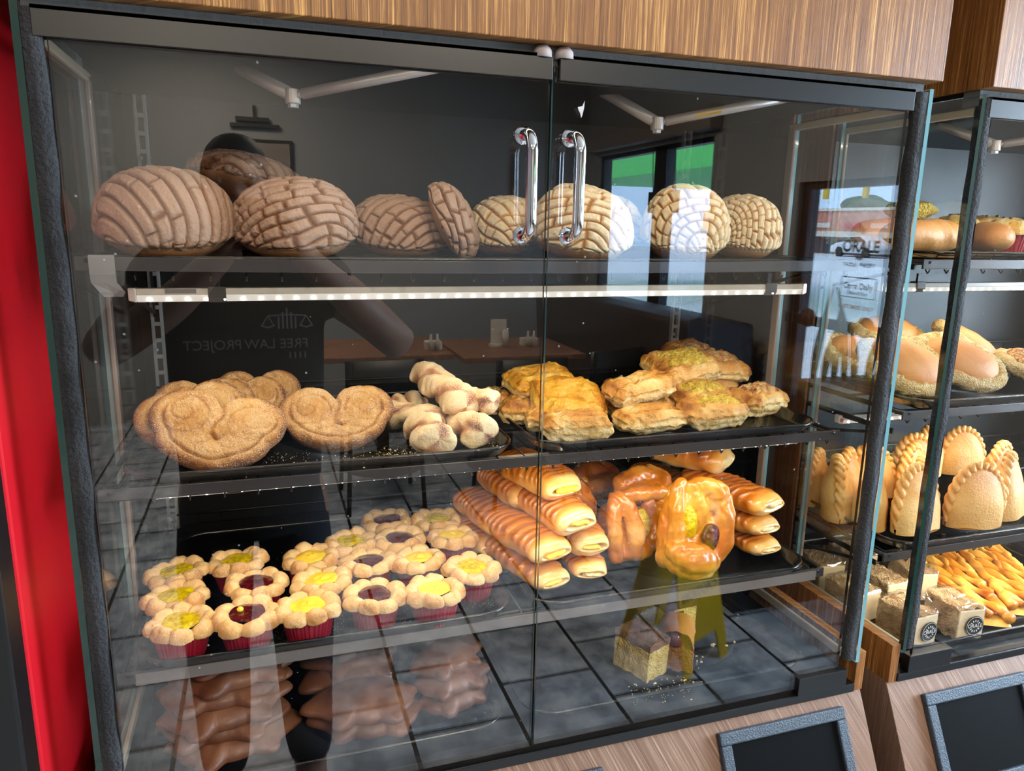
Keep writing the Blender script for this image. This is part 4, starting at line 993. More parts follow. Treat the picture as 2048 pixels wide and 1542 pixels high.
palmier((0.1285, 0.119, F2 + 0.0365), (37, -3, 8), 0.144, 3, 'big palmier in front leaning over the ones stacked behind it', 0.018, 0.84, -20)
palmier((0.099, 0.176, F2 + 0.036), (50, -4, 22), 0.126, 5, 'palmier mostly covered by the big front one, next to the tray side', 0.017, 0.84, 6)
palmier((0.108, 0.236, F2 + 0.034), (54, 0, 6), 0.118, 6, 'palmier in the middle of the leaning stack behind the big one', 0.017, 0.84)
palmier((0.152, 0.262, F2 + 0.033), (56, 0, -4), 0.108, 7, 'upright palmier showing one curled lobe above the notch of the big one', 0.017, 0.84)
palmier((0.172, 0.296, F2 + 0.033), (60, 0, -8), 0.112, 8, 'rearmost palmier of the leaning stack', 0.017, 0.84)
palmier((0.2665, 0.172, F2 + 0.028), (33, 0, -4), 0.140, 9, 'palmier lying flatter by itself between the stack and the sugar twists', 0.017, 0.82, 3)


# ------------------------------------------------------------------ sugar twists
def twist(a, b, rad, turns, seed, label, bow=0.0):
    a = np.array(a); b = np.array(b); c = (a + b) / 2; L = np.linalg.norm(b - a)
    t = thing('sugar_twist', tuple(c - np.array([0, 0, rad * 0.6])), (0, 0, 0), label, 'pastry', 'sugar twists on the palmier tray')
    n, m_ = 70, 40
    d = (b - a) / L; up = np.array([0, 0, 1.0]); sd = np.cross(d, up); sd /= np.linalg.norm(sd); up = np.cross(sd, d)
    P = np.zeros((n, m_, 3)); tone = np.zeros((n, m_))
    for i in range(n):
        s = i / (n - 1); e = 1 - abs(2 * s - 1) ** 9; flare = 1 + 0.25 * abs(2 * s - 1) ** 3
        pos = a + d * L * s + up * (bow * (1 - (2 * s - 1) ** 2)) + sd * 0.003 * math.sin(s * 7 + seed)
        for k in range(m_):
            al = 2 * math.pi * k / m_; tw = turns * 2 * math.pi * s
            lob = 0.90 + 0.15 * abs(math.cos(al - tw)) ** 1.2 + 0.05 * math.sin(3 * al + seed) - 0.10 * abs(math.sin(al - tw)) ** 14
            rr = rad * lob * (max(0.0, e) ** 0.4 if 0 < i < n - 1 else 0.0) * flare
            P[i, k] = pos + (sd * math.cos(al) * 1.1 + up * math.sin(al) * 0.92) * rr
            tone[i, k] = 0.22 + 0.65 * (abs(math.sin(al - tw)) ** 4)
    P += 0.0016 * sines(P, seed, 38, 2)[..., None]
    MB().grid(P - (c - np.array([0, 0, rad * 0.6])), False, True, 0, np.clip(tone + 0.15 * sines(P, seed + 4, 40, 2), 0, 1)).build('twisted_dough', 'twist', t, smooth=True, tone=True)
    return t


zt_ = F2 + 0.019
twist((0.325, 0.235, zt_), (0.400, 0.165, zt_), 0.0185, 1.0, 1, 'sugar twist lying low behind the stubby one', 0.002)
twist((0.353, 0.255, zt_), (0.392, 0.290, zt_), 0.0175, 1.0, 2, 'short sugar twist lying at the back under the steep one')
twist((0.372, 0.160, zt_ + 0.001), (0.376, 0.085, zt_ - 0.001), 0.0225, 0.6, 3, 'stubby sugar twist pointing its blunt end at the glass')
twist((0.424, 0.215, zt_ + 0.002), (0.435, 0.100, zt_), 0.0215, 0.9, 4, 'cinnamon striped sugar twist under the flared one')
twist((0.398, 0.280, zt_ + 0.044), (0.424, 0.135, zt_ + 0.026), 0.0215, 1.1, 5, 'long sugar twist lying steeply across the top of the heap', 0.004)
twist((0.415, 0.225, zt_ + 0.022), (0.462, 0.135, zt_ + 0.031), 0.0165, 0.8, 6, 'sugar twist with a pinkish flared torn end on top of the heap')


# ------------------------------------------------------------------ puff pastries
def puff(loc, rot, a, b, c, seed, label, mat='puff', top=None, cat='pastry'):
    """pillow of folded puff pastry; half sizes a, b, full height c"""
    t = thing('puff_pastry', loc, rot, label, cat, 'puff pastries on the middle shelf')
    nu, nv = 110, 56
    u = np.linspace(-math.pi, math.pi, nu + 1)[:-1]; v = np.linspace(-math.pi / 2, math.pi / 2, nv)
    U, V = np.meshgrid(u, v, indexing='ij'); sg = lambda x, e: np.sign(x) * np.abs(x) ** e
    e1, e2 = 0.34, 0.5
    x = a * sg(np.cos(V), e2) * sg(np.cos(U), e1); y = b * sg(np.cos(V), e2) * sg(np.sin(U), e1); z = c / 2 * (1 + sg(np.sin(V), 0.7))
    P = np.stack([x, y, z], -1)
    n1 = sines(P, seed, 16, 3); n2 = sines(P, seed + 1, 55, 2)
    fold = np.exp(-((y + 0.25 * b + 0.15 * b * np.sin(x / a * 2 + seed)) / (0.13 * b)) ** 2) * (z > c * 0.6)
    P = P * (1 + 0.07 * n1[..., None]) + 0.0014 * n2[..., None]
    P[..., 2] -= 0.0035 * fold + 0.0030 * np.abs(sines(P, seed + 7, 26, 2)) * sstep(0.4, 0.8, z / c)
    P[..., :2] *= (1 + 0.03 * np.abs(sines(P, seed + 9, 40, 2)))[..., None]
    lay = np.sin(z / c * 22 + 2 * n1) * (np.abs(np.sin(V)) < 0.75)
    P[..., :2] *= (1 + 0.018 * lay)[..., None]
    P[..., 2] = np.maximum(P[..., 2], 0.0003 * (1 + n2))
    tone = 0.08 + 0.56 * sstep(0.25, 0.8, z / c) * (0.75 + 0.5 * n1) + 0.28 * np.exp(-((np.abs(x) / a - 0.86) / 0.10) ** 2) * (z > c * 0.5) + 0.12 * lay * (z < 0.6 * c) + 0.18 * fold
    MB().grid(P, True, False, 0, np.clip(tone, 0, 1)).build('pastry_crust', mat, t, smooth=True, tone=True)
    if top:
        nx, ny = 44, 30
        X, Y = np.meshgrid(np.linspace(-0.80, 0.80, nx), np.linspace(-0.62, 0.62, ny), indexing='ij')
        rim = (1 - np.maximum(np.abs(X) / 0.80, np.abs(Y) / 0.62) ** 6)
        q = np.stack([X * a, Y * b, 0 * X], -1); nn = sines(q, seed + 8, 70, 3)
        zt = c / 2 * (1 + (1 - np.clip(np.maximum(np.abs(X), np.abs(Y)), 0, 1) ** 3.2) ** 0.55) * (1 + 0.03 * sines(q, seed, 16, 2)) + 0.0022 + 0.0032 * nn * rim - 0.006 * (1 - rim)
        q[..., 2] = zt; q[..., :2] *= (1 + 0.05 * sines(q, seed + 3, 30, 2))[..., None]
        MB().grid(q, False, False, 0, np.clip(0.35 + 0.5 * nn, 0, 1)).build('topping', top, t, smooth=True, tone=True)
    return t


puff((0.511, 0.275, F2), (0, 0, 70), 0.030, 0.019, 0.036, 1, 'small rolled puff pastry by itself at the corner of the heap')
puff((0.528, 0.225, F2), (0, 0, 62), 0.046, 0.022, 0.036, 2, 'puff pastry lying end-on beside the yellow glazed ones')
puff((0.541, 0.180, F2), (0, 0, 66), 0.042, 0.017, 0.032, 3, 'narrow puff pastry wedged upright against the yellow glazed one')
puff((0.592, 0.285, F2), (0, 0, 6), 0.050, 0.034, 0.040, 4, 'puff pastry hidden beneath the rear yellow glazed one')
puff((0.566, 0.250, F2 + 0.034), (10, -5, 8), 0.048, 0.034, 0.034, 5, 'yellow glazed puff pastry on top at the back of the heap', 'puff_yellow')
puff((0.584, 0.190, F2 + 0.012), (30, 4, -6), 0.051, 0.040, 0.044, 6, 'large glossy yellow puff pastry tilted over the front roll', 'puff_yellow')
puff((0.567, 0.108, F2), (0, 0, -4), 0.047, 0.022, 0.038, 7, 'browned puff pastry roll in front nearest the door seam')
puff((0.681, 0.120, F2), (0, 0, 6), 0.050, 0.024, 0.035, 8, 'puff pastry with white sugar grains in the middle of the front row', 'puff', None)
puff((0.700, 0.185, F2), (0, 0, 8), 0.050, 0.026, 0.034, 9, 'pale puff pastry hidden below the raised roll')
puff((0.689, 0.170, F2 + 0.032), (8, -6, 10), 0.0525, 0.024, 0.037, 10, 'raised pale puff pastry roll lying across the middle of the heap')
puff((0.745, 0.285, F2), (0, 0, 5), 0.050, 0.034, 0.036, 11, 'puff pastry with yellow crumbs peeking out behind the raised roll', 'puff', 'crumb_yellow')
puff((0.812, 0.205, F2 + 0.006), (12, 0, 6), 0.050, 0.034, 0.036, 12, 'yellow crumbed puff pastry in the second row beside the raised roll', 'puff', 'crumb_yellow')
puff((0.785, 0.128, F2), (6, 0, 8), 0.051, 0.027, 0.039, 13, 'golden puff pastry with crumbs at the end of the front row', 'puff', 'crumb_yellow')
puff((0.838, 0.300, F2), (0, 0, 4), 0.055, 0.036, 0.040, 14, 'puff pastry supporting the highest crumbed one')
puff((0.821, 0.278, F2 + 0.036), (16, -4, 8), 0.060, 0.042, 0.042, 15, 'highest puff pastry with a yellow crumb top', 'puff', 'crumb_yellow')
puff((0.898, 0.180, F2), (8, 0, 14), 0.042, 0.032, 0.040, 16, 'coconut browned puff pastry at the tray end near the side glass', 'puff', 'puff_coco')
puff((0.884, 0.285, F2), (0, 0, 4), 0.036, 0.036, 0.038, 18, 'puff pastry under the coconut browned one at the back')
puff((0.893, 0.290, F2 + 0.035), (14, 4, -4), 0.046, 0.038, 0.036, 17, 'coconut browned puff pastry at the back behind the highest one', 'puff', 'puff_coco')
puff((0.884, 0.362, F2 + 0.020), (6, 0, 16), 0.045, 0.034, 0.060, 19, 'dark browned puff pastry at the very back of the heap', 'puff', 'puff_coco')
# ------------------------------------------------------------------ flower tarts
def tart(x, y, kind, seed, label, tilt=(0, 0), z=None):
    t = thing('fruit_tart', (x, y, F3 if z is None else z), (tilt[0], tilt[1], (seed * 47) % 360), label, 'tart', 'flower tarts on the lower shelf')
    n = 144; a = np.arange(n) * 2 * math.pi / n
    prof = [(0.0, 0.0), (0.0235, 0.0), (0.0245, 0.001), (0.0285, 0.020), (0.0318, 0.0355), (0.0312, 0.0355), (0.028, 0.020)]
    P = np.zeros((n, len(prof), 3))
    for j, (r, h) in enumerate(prof):
        fl_ = 1 + (0.028 * np.sign(np.cos(a * 36)) if j >= 2 else 0)
        P[:, j, 0] = r * fl_ * np.cos(a); P[:, j, 1] = r * fl_ * np.sin(a); P[:, j, 2] = h
    MB().grid(P, True, False).build('paper_liner', 'liner', t)
    # eight overlapping petals around a hollow
    rng = np.random.RandomState(seed); ns = 60; th = np.linspace(0, 2 * math.pi, 193)[:-1]; S = np.linspace(0, 1, ns)
    off = rng.uniform(-0.12, 0.12, 8); amp = rng.uniform(0.8, 1.25, 8); TH, SS = np.meshgrid(th, S, indexing='ij')
    k = np.round(TH / (math.pi / 4)).astype(int) % 8; dth = (TH - k * math.pi / 4 + math.pi) % (2 * math.pi) - math.pi; dth = dth - off[k] * 0.4
    pet = np.sqrt(np.clip(1 - (dth / 0.44) ** 2, 0.02, 1))
    ro = 0.0300 + 0.0100 * pet * amp[k]
    # section: inner lip -> top -> outer -> under
    ang = SS * math.pi * 1.25
    rin = 0.0186
    cr = (ro + rin) / 2; hr = (ro - rin) / 2
    r = cr - hr * np.cos(np.clip(ang, 0, math.pi)) - 0.004 * sstep(math.pi, math.pi * 1.25, ang)
    z = 0.0345 + (0.0046 + 0.0068 * pet * amp[k] ** 0.5) * np.sin(np.clip(ang, 0, math.pi)) - 0.004 * sstep(math.pi * 0.8, math.pi * 1.25, ang) + 0.002 * np.sin(TH * 3 + seed) * np.sin(np.clip(ang, 0, math.pi))
    P = np.stack([r * np.cos(TH), r * np.sin(TH), z], -1); P += 0.0006 * sines(P, seed, 70, 2)[..., None]
    tone = 0.15 + 0.5 * pet * sstep(0.35, 0.7, SS) * (0.6 + 0.4 * np.sin(k * 2.3 + seed)) + 0.35 * (pet < 0.35) + 0.1 * sines(P, seed + 1, 60, 2)
    MB().grid(P, True, False, 0, np.clip(tone, 0, 1)).build('crust', 'tart', t, smooth=True, tone=True)
    m_ = 40; S = np.linspace(0.001, 1, 16); th = np.linspace(0, 2 * math.pi, m_ + 1)[:-1]; TH, SS = np.meshgrid(th, S, indexing='ij')
    P = np.stack([0.0205 * SS * np.cos(TH), 0.0205 * SS * np.sin(TH), 0.0405 + 0.0026 * (1 - SS ** 2)], -1)
    P[..., 2] += 0.0011 * sines(P, seed + 5, 55 if kind == 'pineapple' else 32, 2)
    if kind == 'custard': P[..., 2] += 0.0012 * np.sin(SS * 9 - TH) * (1 - SS)
    MB().grid(P, True, False).build('filling', kind, t, smooth=True)
    return t


TL = [
    (0.064, 0.222, 'pineapple', 'pineapple tart at the back of the first column beside the side glass'),
    (0.068, 0.152, 'pineapple', 'pineapple tart in the middle of the first column beside the side glass'),
    (0.078, 0.086, 'pineapple', 'pineapple tart at the front corner with bubbly filling'),
    (0.136, 0.232, 'pineapple', 'pineapple tart behind the berry pair of the second column'),
    (0.158, 0.160, 'berry', 'dark berry tart behind the one with a yellow drop'),
    (0.149, 0.085, 'berry', 'dark berry tart with a yellow custard drop on its jam'),
    (0.230, 0.218, 'custard', 'custard tart third in its column, near the tray back'),
    (0.241, 0.144, 'custard', 'custard tart with brown specks between two other custard tarts'),
    (0.218, 0.082, 'custard', 'custard tart with a swirl in the front row'),
    (0.287, 0.256, 'pineapple', 'pineapple tart behind the upper berry tart'),
    (0.304, 0.182, 'berry', 'berry tart between a pineapple tart and a custard tart'),
    (0.297, 0.090, 'berry', 'deep red berry tart in the front row beside the torn custard tart'),
    (0.350, 0.322, 'berry', 'berry tart in the back row beside the tray rim'),
    (0.357, 0.248, 'berry', 'berry tart in front of the back row berry tart'),
    (0.370, 0.172, 'custard', 'smooth bright custard tart behind the torn custard one'),
    (0.371, 0.080, 'custard', 'custard tart with torn filling at the front'),
    (0.424, 0.305, 'pineapple', 'pineapple tart in the far back corner next to the cream rolls'),
    (0.432, 0.232, 'custard', 'custard tart next to the cream rolls'),
    (0.4325, 0.130, 'pineapple', 'pineapple tart at the tray end with a drooping petal'),
]
for i, (x, y, k, lb_) in enumerate(TL): tart(x, y, k, i + 1, lb_, ((i * 37) % 7 - 3, (i * 53) % 7 - 3))
tx = [o for o in bpy.data.objects if o.name.startswith('fruit_tart') and 'yellow custard drop' in o['label']][0]
MB().lathe([(0, 0.0415), (0.0035, 0.042), (0.004, 0.044), (0.002, 0.0463), (0, 0.0465)], 14, (-0.006, -0.006, 0)).build('custard_drop', 'custard', tx, smooth=True)


# ------------------------------------------------------------------ ridged cream rolls
def cream_roll(a, b, hw, hh, seed, label, fill='custard', ridges=15, slant=0.5, name='cream_roll', mat='roll', open_=True, tone0=0.0):
    """flattened roll from back end a to front end b; the front end is cut open over its filling"""
    a = np.array(a, float); b = np.array(b, float); L = np.linalg.norm(b - a); d = (b - a) / L
    up = np.array([0, 0, 1.0]); sd = np.cross(d, up); sd /= np.linalg.norm(sd); up = np.cross(sd, d)
    base = (a + b) / 2 - np.array([0, 0, hh])
    t = thing(name, tuple(base), (0, 0, 0), label, 'pastry', 'ridged cream rolls')
    n, m_ = 130, 56; P = np.zeros((n, m_, 3)); al = np.arange(m_) * 2 * math.pi / m_
    tone = np.zeros((n, m_)); sg = lambda x, e: np.sign(x) * np.abs(x) ** e
    for i in range(n):
        s = i / (n - 1)
        taper = (1 - (1 - min(1, s / 0.16)) ** 2.2) ** 0.5 if s < 0.16 else 1.0
        fe = max(0, (s - 0.90) / 0.10); ft = (1 - fe ** 3 * 0.45)
        body = 0.93 + 0.10 * math.sin(math.pi * min(1, s * 1.05)) ** 1.5
        x = hw * sg(np.cos(al), 0.85) * taper * body * (1 - 0.12 * fe ** 2); y = hh * sg(np.sin(al), 0.80) * taper * body * ft
        topw = sstep(-0.25, 0.35, np.sin(al))
        ph_ = s * ridges + slant * np.cos(al) + 0.25 * np.sin(al * 2 + seed) + seed * 0.31 + 0.35 * math.sin(s * 9 + seed); fr = ph_ - np.floor(ph_)
        rid = (np.minimum(fr / 0.72, (1 - fr) / 0.28)) ** 0.8 * topw * sstep(0.02, 0.12, s) * (1 - sstep(0.84, 0.93, s))
        kk = 1 + 0.0 * al; off = 0.0032 * (rid - 0.5) * topw
        P[i] = a + d * L * s + np.outer(x, sd) + np.outer(y, up) + np.outer(off * np.cos(al), sd) + np.outer(off * np.sin(al), up)
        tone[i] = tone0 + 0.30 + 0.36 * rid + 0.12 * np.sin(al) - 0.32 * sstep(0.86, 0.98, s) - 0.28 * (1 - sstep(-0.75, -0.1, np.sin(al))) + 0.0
    P += 0.0016 * sines(P, seed, 18, 2)[..., None]
    tone = tone + 0.12 * sines(P, seed + 2, 14, 2)
    # open end: fold the mouth inwards to a slit
    ring = P[-1]; c = ring.mean(0); mouth = []
    for q, (dep_, kx, ky) in enumerate(((0.0035, 0.90, 0.80), (0.0035, 0.78, 0.58), (-0.002, 0.66, 0.34), (-0.008, 0.58, 0.22), (-0.012, 0.40, 0.10), (-0.012, 0.02, 0.02))):
        rel = ring - c; xx = rel @ sd; yy = rel @ up
        mouth.append(c + d * dep_ + np.outer(xx * kx, sd) + np.outer(yy * ky + 0.12 * hh * math.sin(seed) * (q > 1), up))
    mt = np.array(mouth); tm = np.full(mt.shape[:2], 0.06) + 0.1 * sines(mt, seed, 60, 2)
    tm[0] += 0.10
    G = np.concatenate([P, mt], 0) - base
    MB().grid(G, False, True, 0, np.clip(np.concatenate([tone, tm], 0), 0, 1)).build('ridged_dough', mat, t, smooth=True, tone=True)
    if fill:
        nu, nv = 34, 14; F = np.zeros((nu, nv, 3)); wf = hw * (0.52 if fill == 'custard' else 0.5)
        for i in range(nu):
            u = -1 + 2 * i / (nu - 1); h_ = hh * 0.24 * (1 - u ** 4) ** 0.5 + 0.0003
            for k in range(nv):
                q = 2 * math.pi * k / nv
                F[i, k] = c + sd * (u * wf + 0.15 * hw * math.cos(seed * 2)) + up * (h_ * math.sin(q) + 0.12 * hh * math.sin(seed) + 0.10 * hh * u * math.cos(seed)) + d * (-0.002 + 0.0075 * math.cos(q) * (1 - u ** 4) ** 0.5)
        F += 0.0011 * sines(F, seed + 4, 60, 2)[..., None]
        MB().grid(F - base, False, True, 0, np.full((nu, nv), 0.3)).build('filling', fill, t, smooth=True, tone=True)
    return t


CR = [  # back end, front end, half width, half height, label
    ((0.497, 0.270), (0.540, 0.098), 0.0, 0.031, 0.0175, 'lowest cream roll of the front column next to the tart tray', 'custard'),
    ((0.500, 0.265), (0.541, 0.104), 0.036, 0.034, 0.0200, 'middle cream roll with a yellow slit in the front column', 'custard'),
    ((0.618, 0.275), (0.598, 0.110), 0.0, 0.030, 0.0160, 'lowest cream roll of the second column beside the big danish', 'crumb_pale'),
    ((0.606, 0.268), (0.606, 0.120), 0.033, 0.030, 0.0180, 'pale ended cream roll in the middle of the second column', 'custard'),
    ((0.552, 0.250), (0.583, 0.118), 0.069, 0.036, 0.0205, 'wide cream roll with a bright yellow slit above the second column', 'custard'),
    ((0.470, 0.360), (0.489, 0.222), 0.0, 0.028, 0.0175, 'pale ended cream roll at the back beside the corner tart', 'crumb_pale'),
    ((0.478, 0.345), (0.508, 0.208), 0.037, 0.031, 0.0200, 'dark cream roll lying on the rear one beside the corner tart', 'crumb_pale'),
    ((0.515, 0.350), (0.537, 0.215), 0.073, 0.024, 0.0190, 'narrow cream roll with a green-yellow end under the topmost roll', 'pineapple'),
    ((0.538, 0.300), (0.572, 0.150), 0.108, 0.036, 0.0205, 'topmost cream roll oozing bright yellow custard', 'custard'),
    ((0.868, 0.265), (0.893, 0.110), 0.0, 0.030, 0.0140, 'lowest pale cream roll beside the side glass', 'crumb_pale'),
    ((0.862, 0.270), (0.894, 0.118), 0.029, 0.032, 0.0165, 'second pale cream roll up beside the side glass', 'crumb_pale'),
    ((0.846, 0.280), (0.897, 0.118), 0.061, 0.036, 0.0200, 'dark glazed cream roll with a torn white end near the side glass', 'crumb_pale'),
    ((0.800, 0.330), (0.880, 0.215), 0.100, 0.033, 0.0225, 'glossy cream roll with wide bands resting on top beside the side glass', 'crumb_pale'),
    ((0.812, 0.400), (0.862, 0.290), 0.030, 0.034, 0.0200, 'cream roll in shadow under the wide banded one', 'crumb_pale'),
]
for i, ((ax, ay), (bx, by), zz, hw, hh, lb_, fl_) in enumerate(CR):
    z = F3 + zz + hh
    cream_roll((ax, ay, z + 0.002), (bx, by, z), hw, hh, i + 3, lb_, fl_, 7 if 'wide bands' in lb_ else 10 + i % 3, 0.5 if i % 2 else -0.4, tone0=0.24 if i in (6, 11) else 0.14)


# ------------------------------------------------------------------ danishes: puffed folds of one piece of dough
def fused(caps, voxel=0.0022, smooth=6):
    """one continuous skin over a set of tapering folds; each fold is a list of (x, y, z, radius, flatten)"""
    mb = MB()
    for ch in caps:
        pts = np.array([c[:3] for c in ch], float); rr = np.array([c[3] for c in ch], float); k = np.linspace(0, 1, len(ch)); kk = np.linspace(0, 1, 26)
        P = np.stack([np.interp(kk, k, pts[:, q]) for q in range(3)], -1); R_ = np.interp(kk, k, rr)
        for i in (0, 25):
            pass
        for _ in range(4): P[1:-1] = (P[:-2] + 2 * P[1:-1] + P[2:]) / 4
        d0 = P[0] - P[1]; d1 = P[-1] - P[-2]; d0 /= np.linalg.norm(d0) + 1e-9; d1 /= np.linalg.norm(d1) + 1e-9
        e = [(0.95, 0.32), (0.75, 0.66), (0.4, 0.92)]
        P = np.vstack([[P[0] + d0 * R_[0] * a for a, _ in e], P, [P[-1] + d1 * R_[-1] * a for a, _ in e[::-1]]]); R_ = np.concatenate([[R_[0] * c for _, c in e], R_, [R_[-1] * c for _, c in e[::-1]]])
        mb.tube(P, R_, 14)
    o = mb.build('tmp', 'roll'); m1 = o.modifiers.new('r', 'REMESH'); m1.mode = 'VOXEL'; m1.voxel_size = voxel
    m2 = o.modifiers.new('s', 'SMOOTH'); m2.iterations = smooth; m2.factor = 0.5
    dg = bpy.context.evaluated_depsgraph_get(); me = bpy.data.meshes.new_from_object(o.evaluated_get(dg)); old = o.data
    bpy.data.objects.remove(o); bpy.data.meshes.remove(old); return me


def danish(loc, rot, k, seed, label, folds, fills, shade=0.0):
    t = thing('fruit_danish', loc, rot, label, 'pastry', 'folded fruit danishes')
    me = fused([[(x * k, y * k, z * k, r * k) for x, y, z, r in ch] for ch in folds]); me.name = 'folded_dough'
    n = len(me.vertices); v = np.zeros(n * 3); me.vertices.foreach_get('co', v); v = v.reshape(-1, 3); nn = np.zeros(n * 3); me.vertices.foreach_get('normal', nn); nn = nn.reshape(-1, 3)
    crease = 0.0022 * np.sin(v[:, 0] * 420 + 3 * sines(v, seed + 4, 22, 2)) * 0.35 * sines(v, seed + 6, 10, 1)
    v2 = v + nn * (0.0016 * sines(v, seed, 26, 3) + crease)[:, None]; me.vertices.foreach_set('co', v2.ravel())
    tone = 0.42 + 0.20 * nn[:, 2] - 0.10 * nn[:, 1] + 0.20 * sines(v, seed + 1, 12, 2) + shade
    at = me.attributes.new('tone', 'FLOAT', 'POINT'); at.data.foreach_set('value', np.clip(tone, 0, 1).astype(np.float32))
    me.polygons.foreach_set('use_smooth', [True] * len(me.polygons)); me.materials.clear(); me.materials.append(M['roll']); me.update()
    o = bpy.data.objects.new('folded_dough', me); COL.objects.link(o); o.parent = t
    for (fx, fy, fz, rx, rz, kind, lb2) in fills:
        th = np.linspace(0, 2 * math.pi, 31)[:-1]; S = np.linspace(0.01, math.pi * 0.98, 20); TH, SS = np.meshgrid(th, S, indexing='ij')
        G = np.stack([fx + rx * np.sin(SS) * np.cos(TH), fy - 0.010 * np.cos(SS), fz + rz * np.sin(SS) * np.sin(TH)], -1) * k; G += 0.0016 * sines(G, seed + 6, 40, 2)[..., None]
        fo = MB().grid(G[::-1], True, False).build('filling', kind, t, smooth=True)
        if lb2: fo['label'] = lb2
    return t


BIG = [
    [(-0.030, 0.010, 0.020, .017), (-0.024, -0.004, 0.050, .012), (-0.024, -0.004, 0.080, .011), (-0.018, 0.006, 0.108, .010), (-0.012, 0.010, 0.116, .009)],
    [(-0.030, 0.012, 0.030, .014), (-0.034, 0.012, 0.060, .010), (-0.026, 0.012, 0.090, .009)],
    [(0.000, 0.016, 0.108, .010), (0.020, 0.008, 0.116, .012), (0.040, 0.002, 0.106, .013), (0.047, -0.002, 0.082, .012), (0.046, -0.004, 0.055, .013), (0.042, -0.002, 0.030, .013), (0.026, 0.000, 0.014, .012)],
    [(-0.030, -0.012, 0.034, .014), (-0.012, -0.020, 0.026, .021), (0.010, -0.016, 0.020, .020), (0.022, -0.008, 0.014, .013)],
    [(-0.026, -0.010, 0.012, .012), (-0.006, -0.014, 0.006, .015), (0.014, -0.010, 0.004, .012)],
    [(-0.025, 0.022, 0.030, .016), (0.005, 0.024, 0.060, .022), (0.020, 0.024, 0.085, .018), (0.030, 0.020, 0.040, .016)],
    [(0.010, 0.006, 0.100, .009), (0.016, 0.002, 0.082, .008), (0.012, 0.006, 0.062, .007)],
    [(-0.024, 0.018, 0.040, .016), (0.002, 0.020, 0.056, .019), (0.034, 0.014, 0.060, .015)], [(-0.012, 0.018, 0.088, .016), (0.014, 0.018, 0.094, .016), (0.034, 0.012, 0.088, .013)], [(0.0, 0.012, 0.036, .015), (0.030, 0.010, 0.034, .013)],
]
POCKET = [
    [(-0.044, 0.0, 0.012, .011), (-0.048, -0.004, 0.040, .011), (-0.044, 0.0, 0.072, .011), (-0.034, 0.006, 0.088, .010)],
    [(-0.018, -0.008, 0.014, .012), (-0.016, -0.014, 0.045, .013), (-0.022, -0.008, 0.078, .011), (-0.030, 0.0, 0.090, .009)],
    [(-0.030, 0.012, 0.010, .014), (-0.026, 0.014, 0.040, .014), (-0.028, 0.012, 0.07, .012)],
    [(-0.020, 0.0, 0.010, .012), (0.010, -0.002, 0.012, .013), (0.034, 0.004, 0.034, .012), (0.030, 0.010, 0.070, .011)],
    [(-0.010, 0.018, 0.030, .016), (0.016, 0.020, 0.050, .016)],
]
LUMP = [
    [(-0.040, 0, 0.014, .016), (0.0, -0.010, 0.016, .020), (0.040, 0.0, 0.016, .016)], [(-0.036, 0.012, 0.026, .015), (0.0, 0.02, 0.032, .018), (0.034, 0.014, 0.026, .015)],
    [(-0.046, -0.016, 0.022, .011), (-0.02, -0.026, 0.028, .012), (0.016, -0.026, 0.028, .012)], [(0.03, -0.018, 0.020, .012), (0.044, 0.006, 0.032, .011), (0.03, 0.026, 0.034, .011)],
]
danish((0.757, 0.104, F3 - 0.001), (-8, 0, -6), 1.10, 5, 'large folded danish with pineapple and dark fruit facing the glass', BIG, [(-0.004, 0.004, 0.066, 0.013, 0.024, 'pineapple', 'yellow pineapple filling'), (0.026, -0.002, 0.046, 0.0135, 0.019, 'berry', 'dark fruit filling')])
danish((0.706, 0.165, F3), (-10, 0, 14), 1.08, 8, 'tall folded danish with pineapple standing beside the large one', POCKET, [(0.006, 0.0, 0.045, 0.014, 0.022, 'pineapple', None)])
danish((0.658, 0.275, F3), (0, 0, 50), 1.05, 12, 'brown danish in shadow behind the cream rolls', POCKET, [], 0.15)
danish((0.735, 0.228, F3 + 0.070), (14, 0, 8), 0.95, 15, 'plain topped danish lying on the others at the back', LUMP, [])
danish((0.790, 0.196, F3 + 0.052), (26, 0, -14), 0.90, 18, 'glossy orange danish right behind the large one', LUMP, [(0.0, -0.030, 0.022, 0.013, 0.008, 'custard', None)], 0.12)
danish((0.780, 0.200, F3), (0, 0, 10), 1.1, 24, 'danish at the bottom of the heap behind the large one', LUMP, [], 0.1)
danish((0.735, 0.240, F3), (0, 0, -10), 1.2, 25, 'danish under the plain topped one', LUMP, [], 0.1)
danish((0.712, 0.350, F3 + 0.03), (0, 0, 25), 1.15, 21, 'danish at the very back under the middle shelf rail', LUMP, [], 0.2)


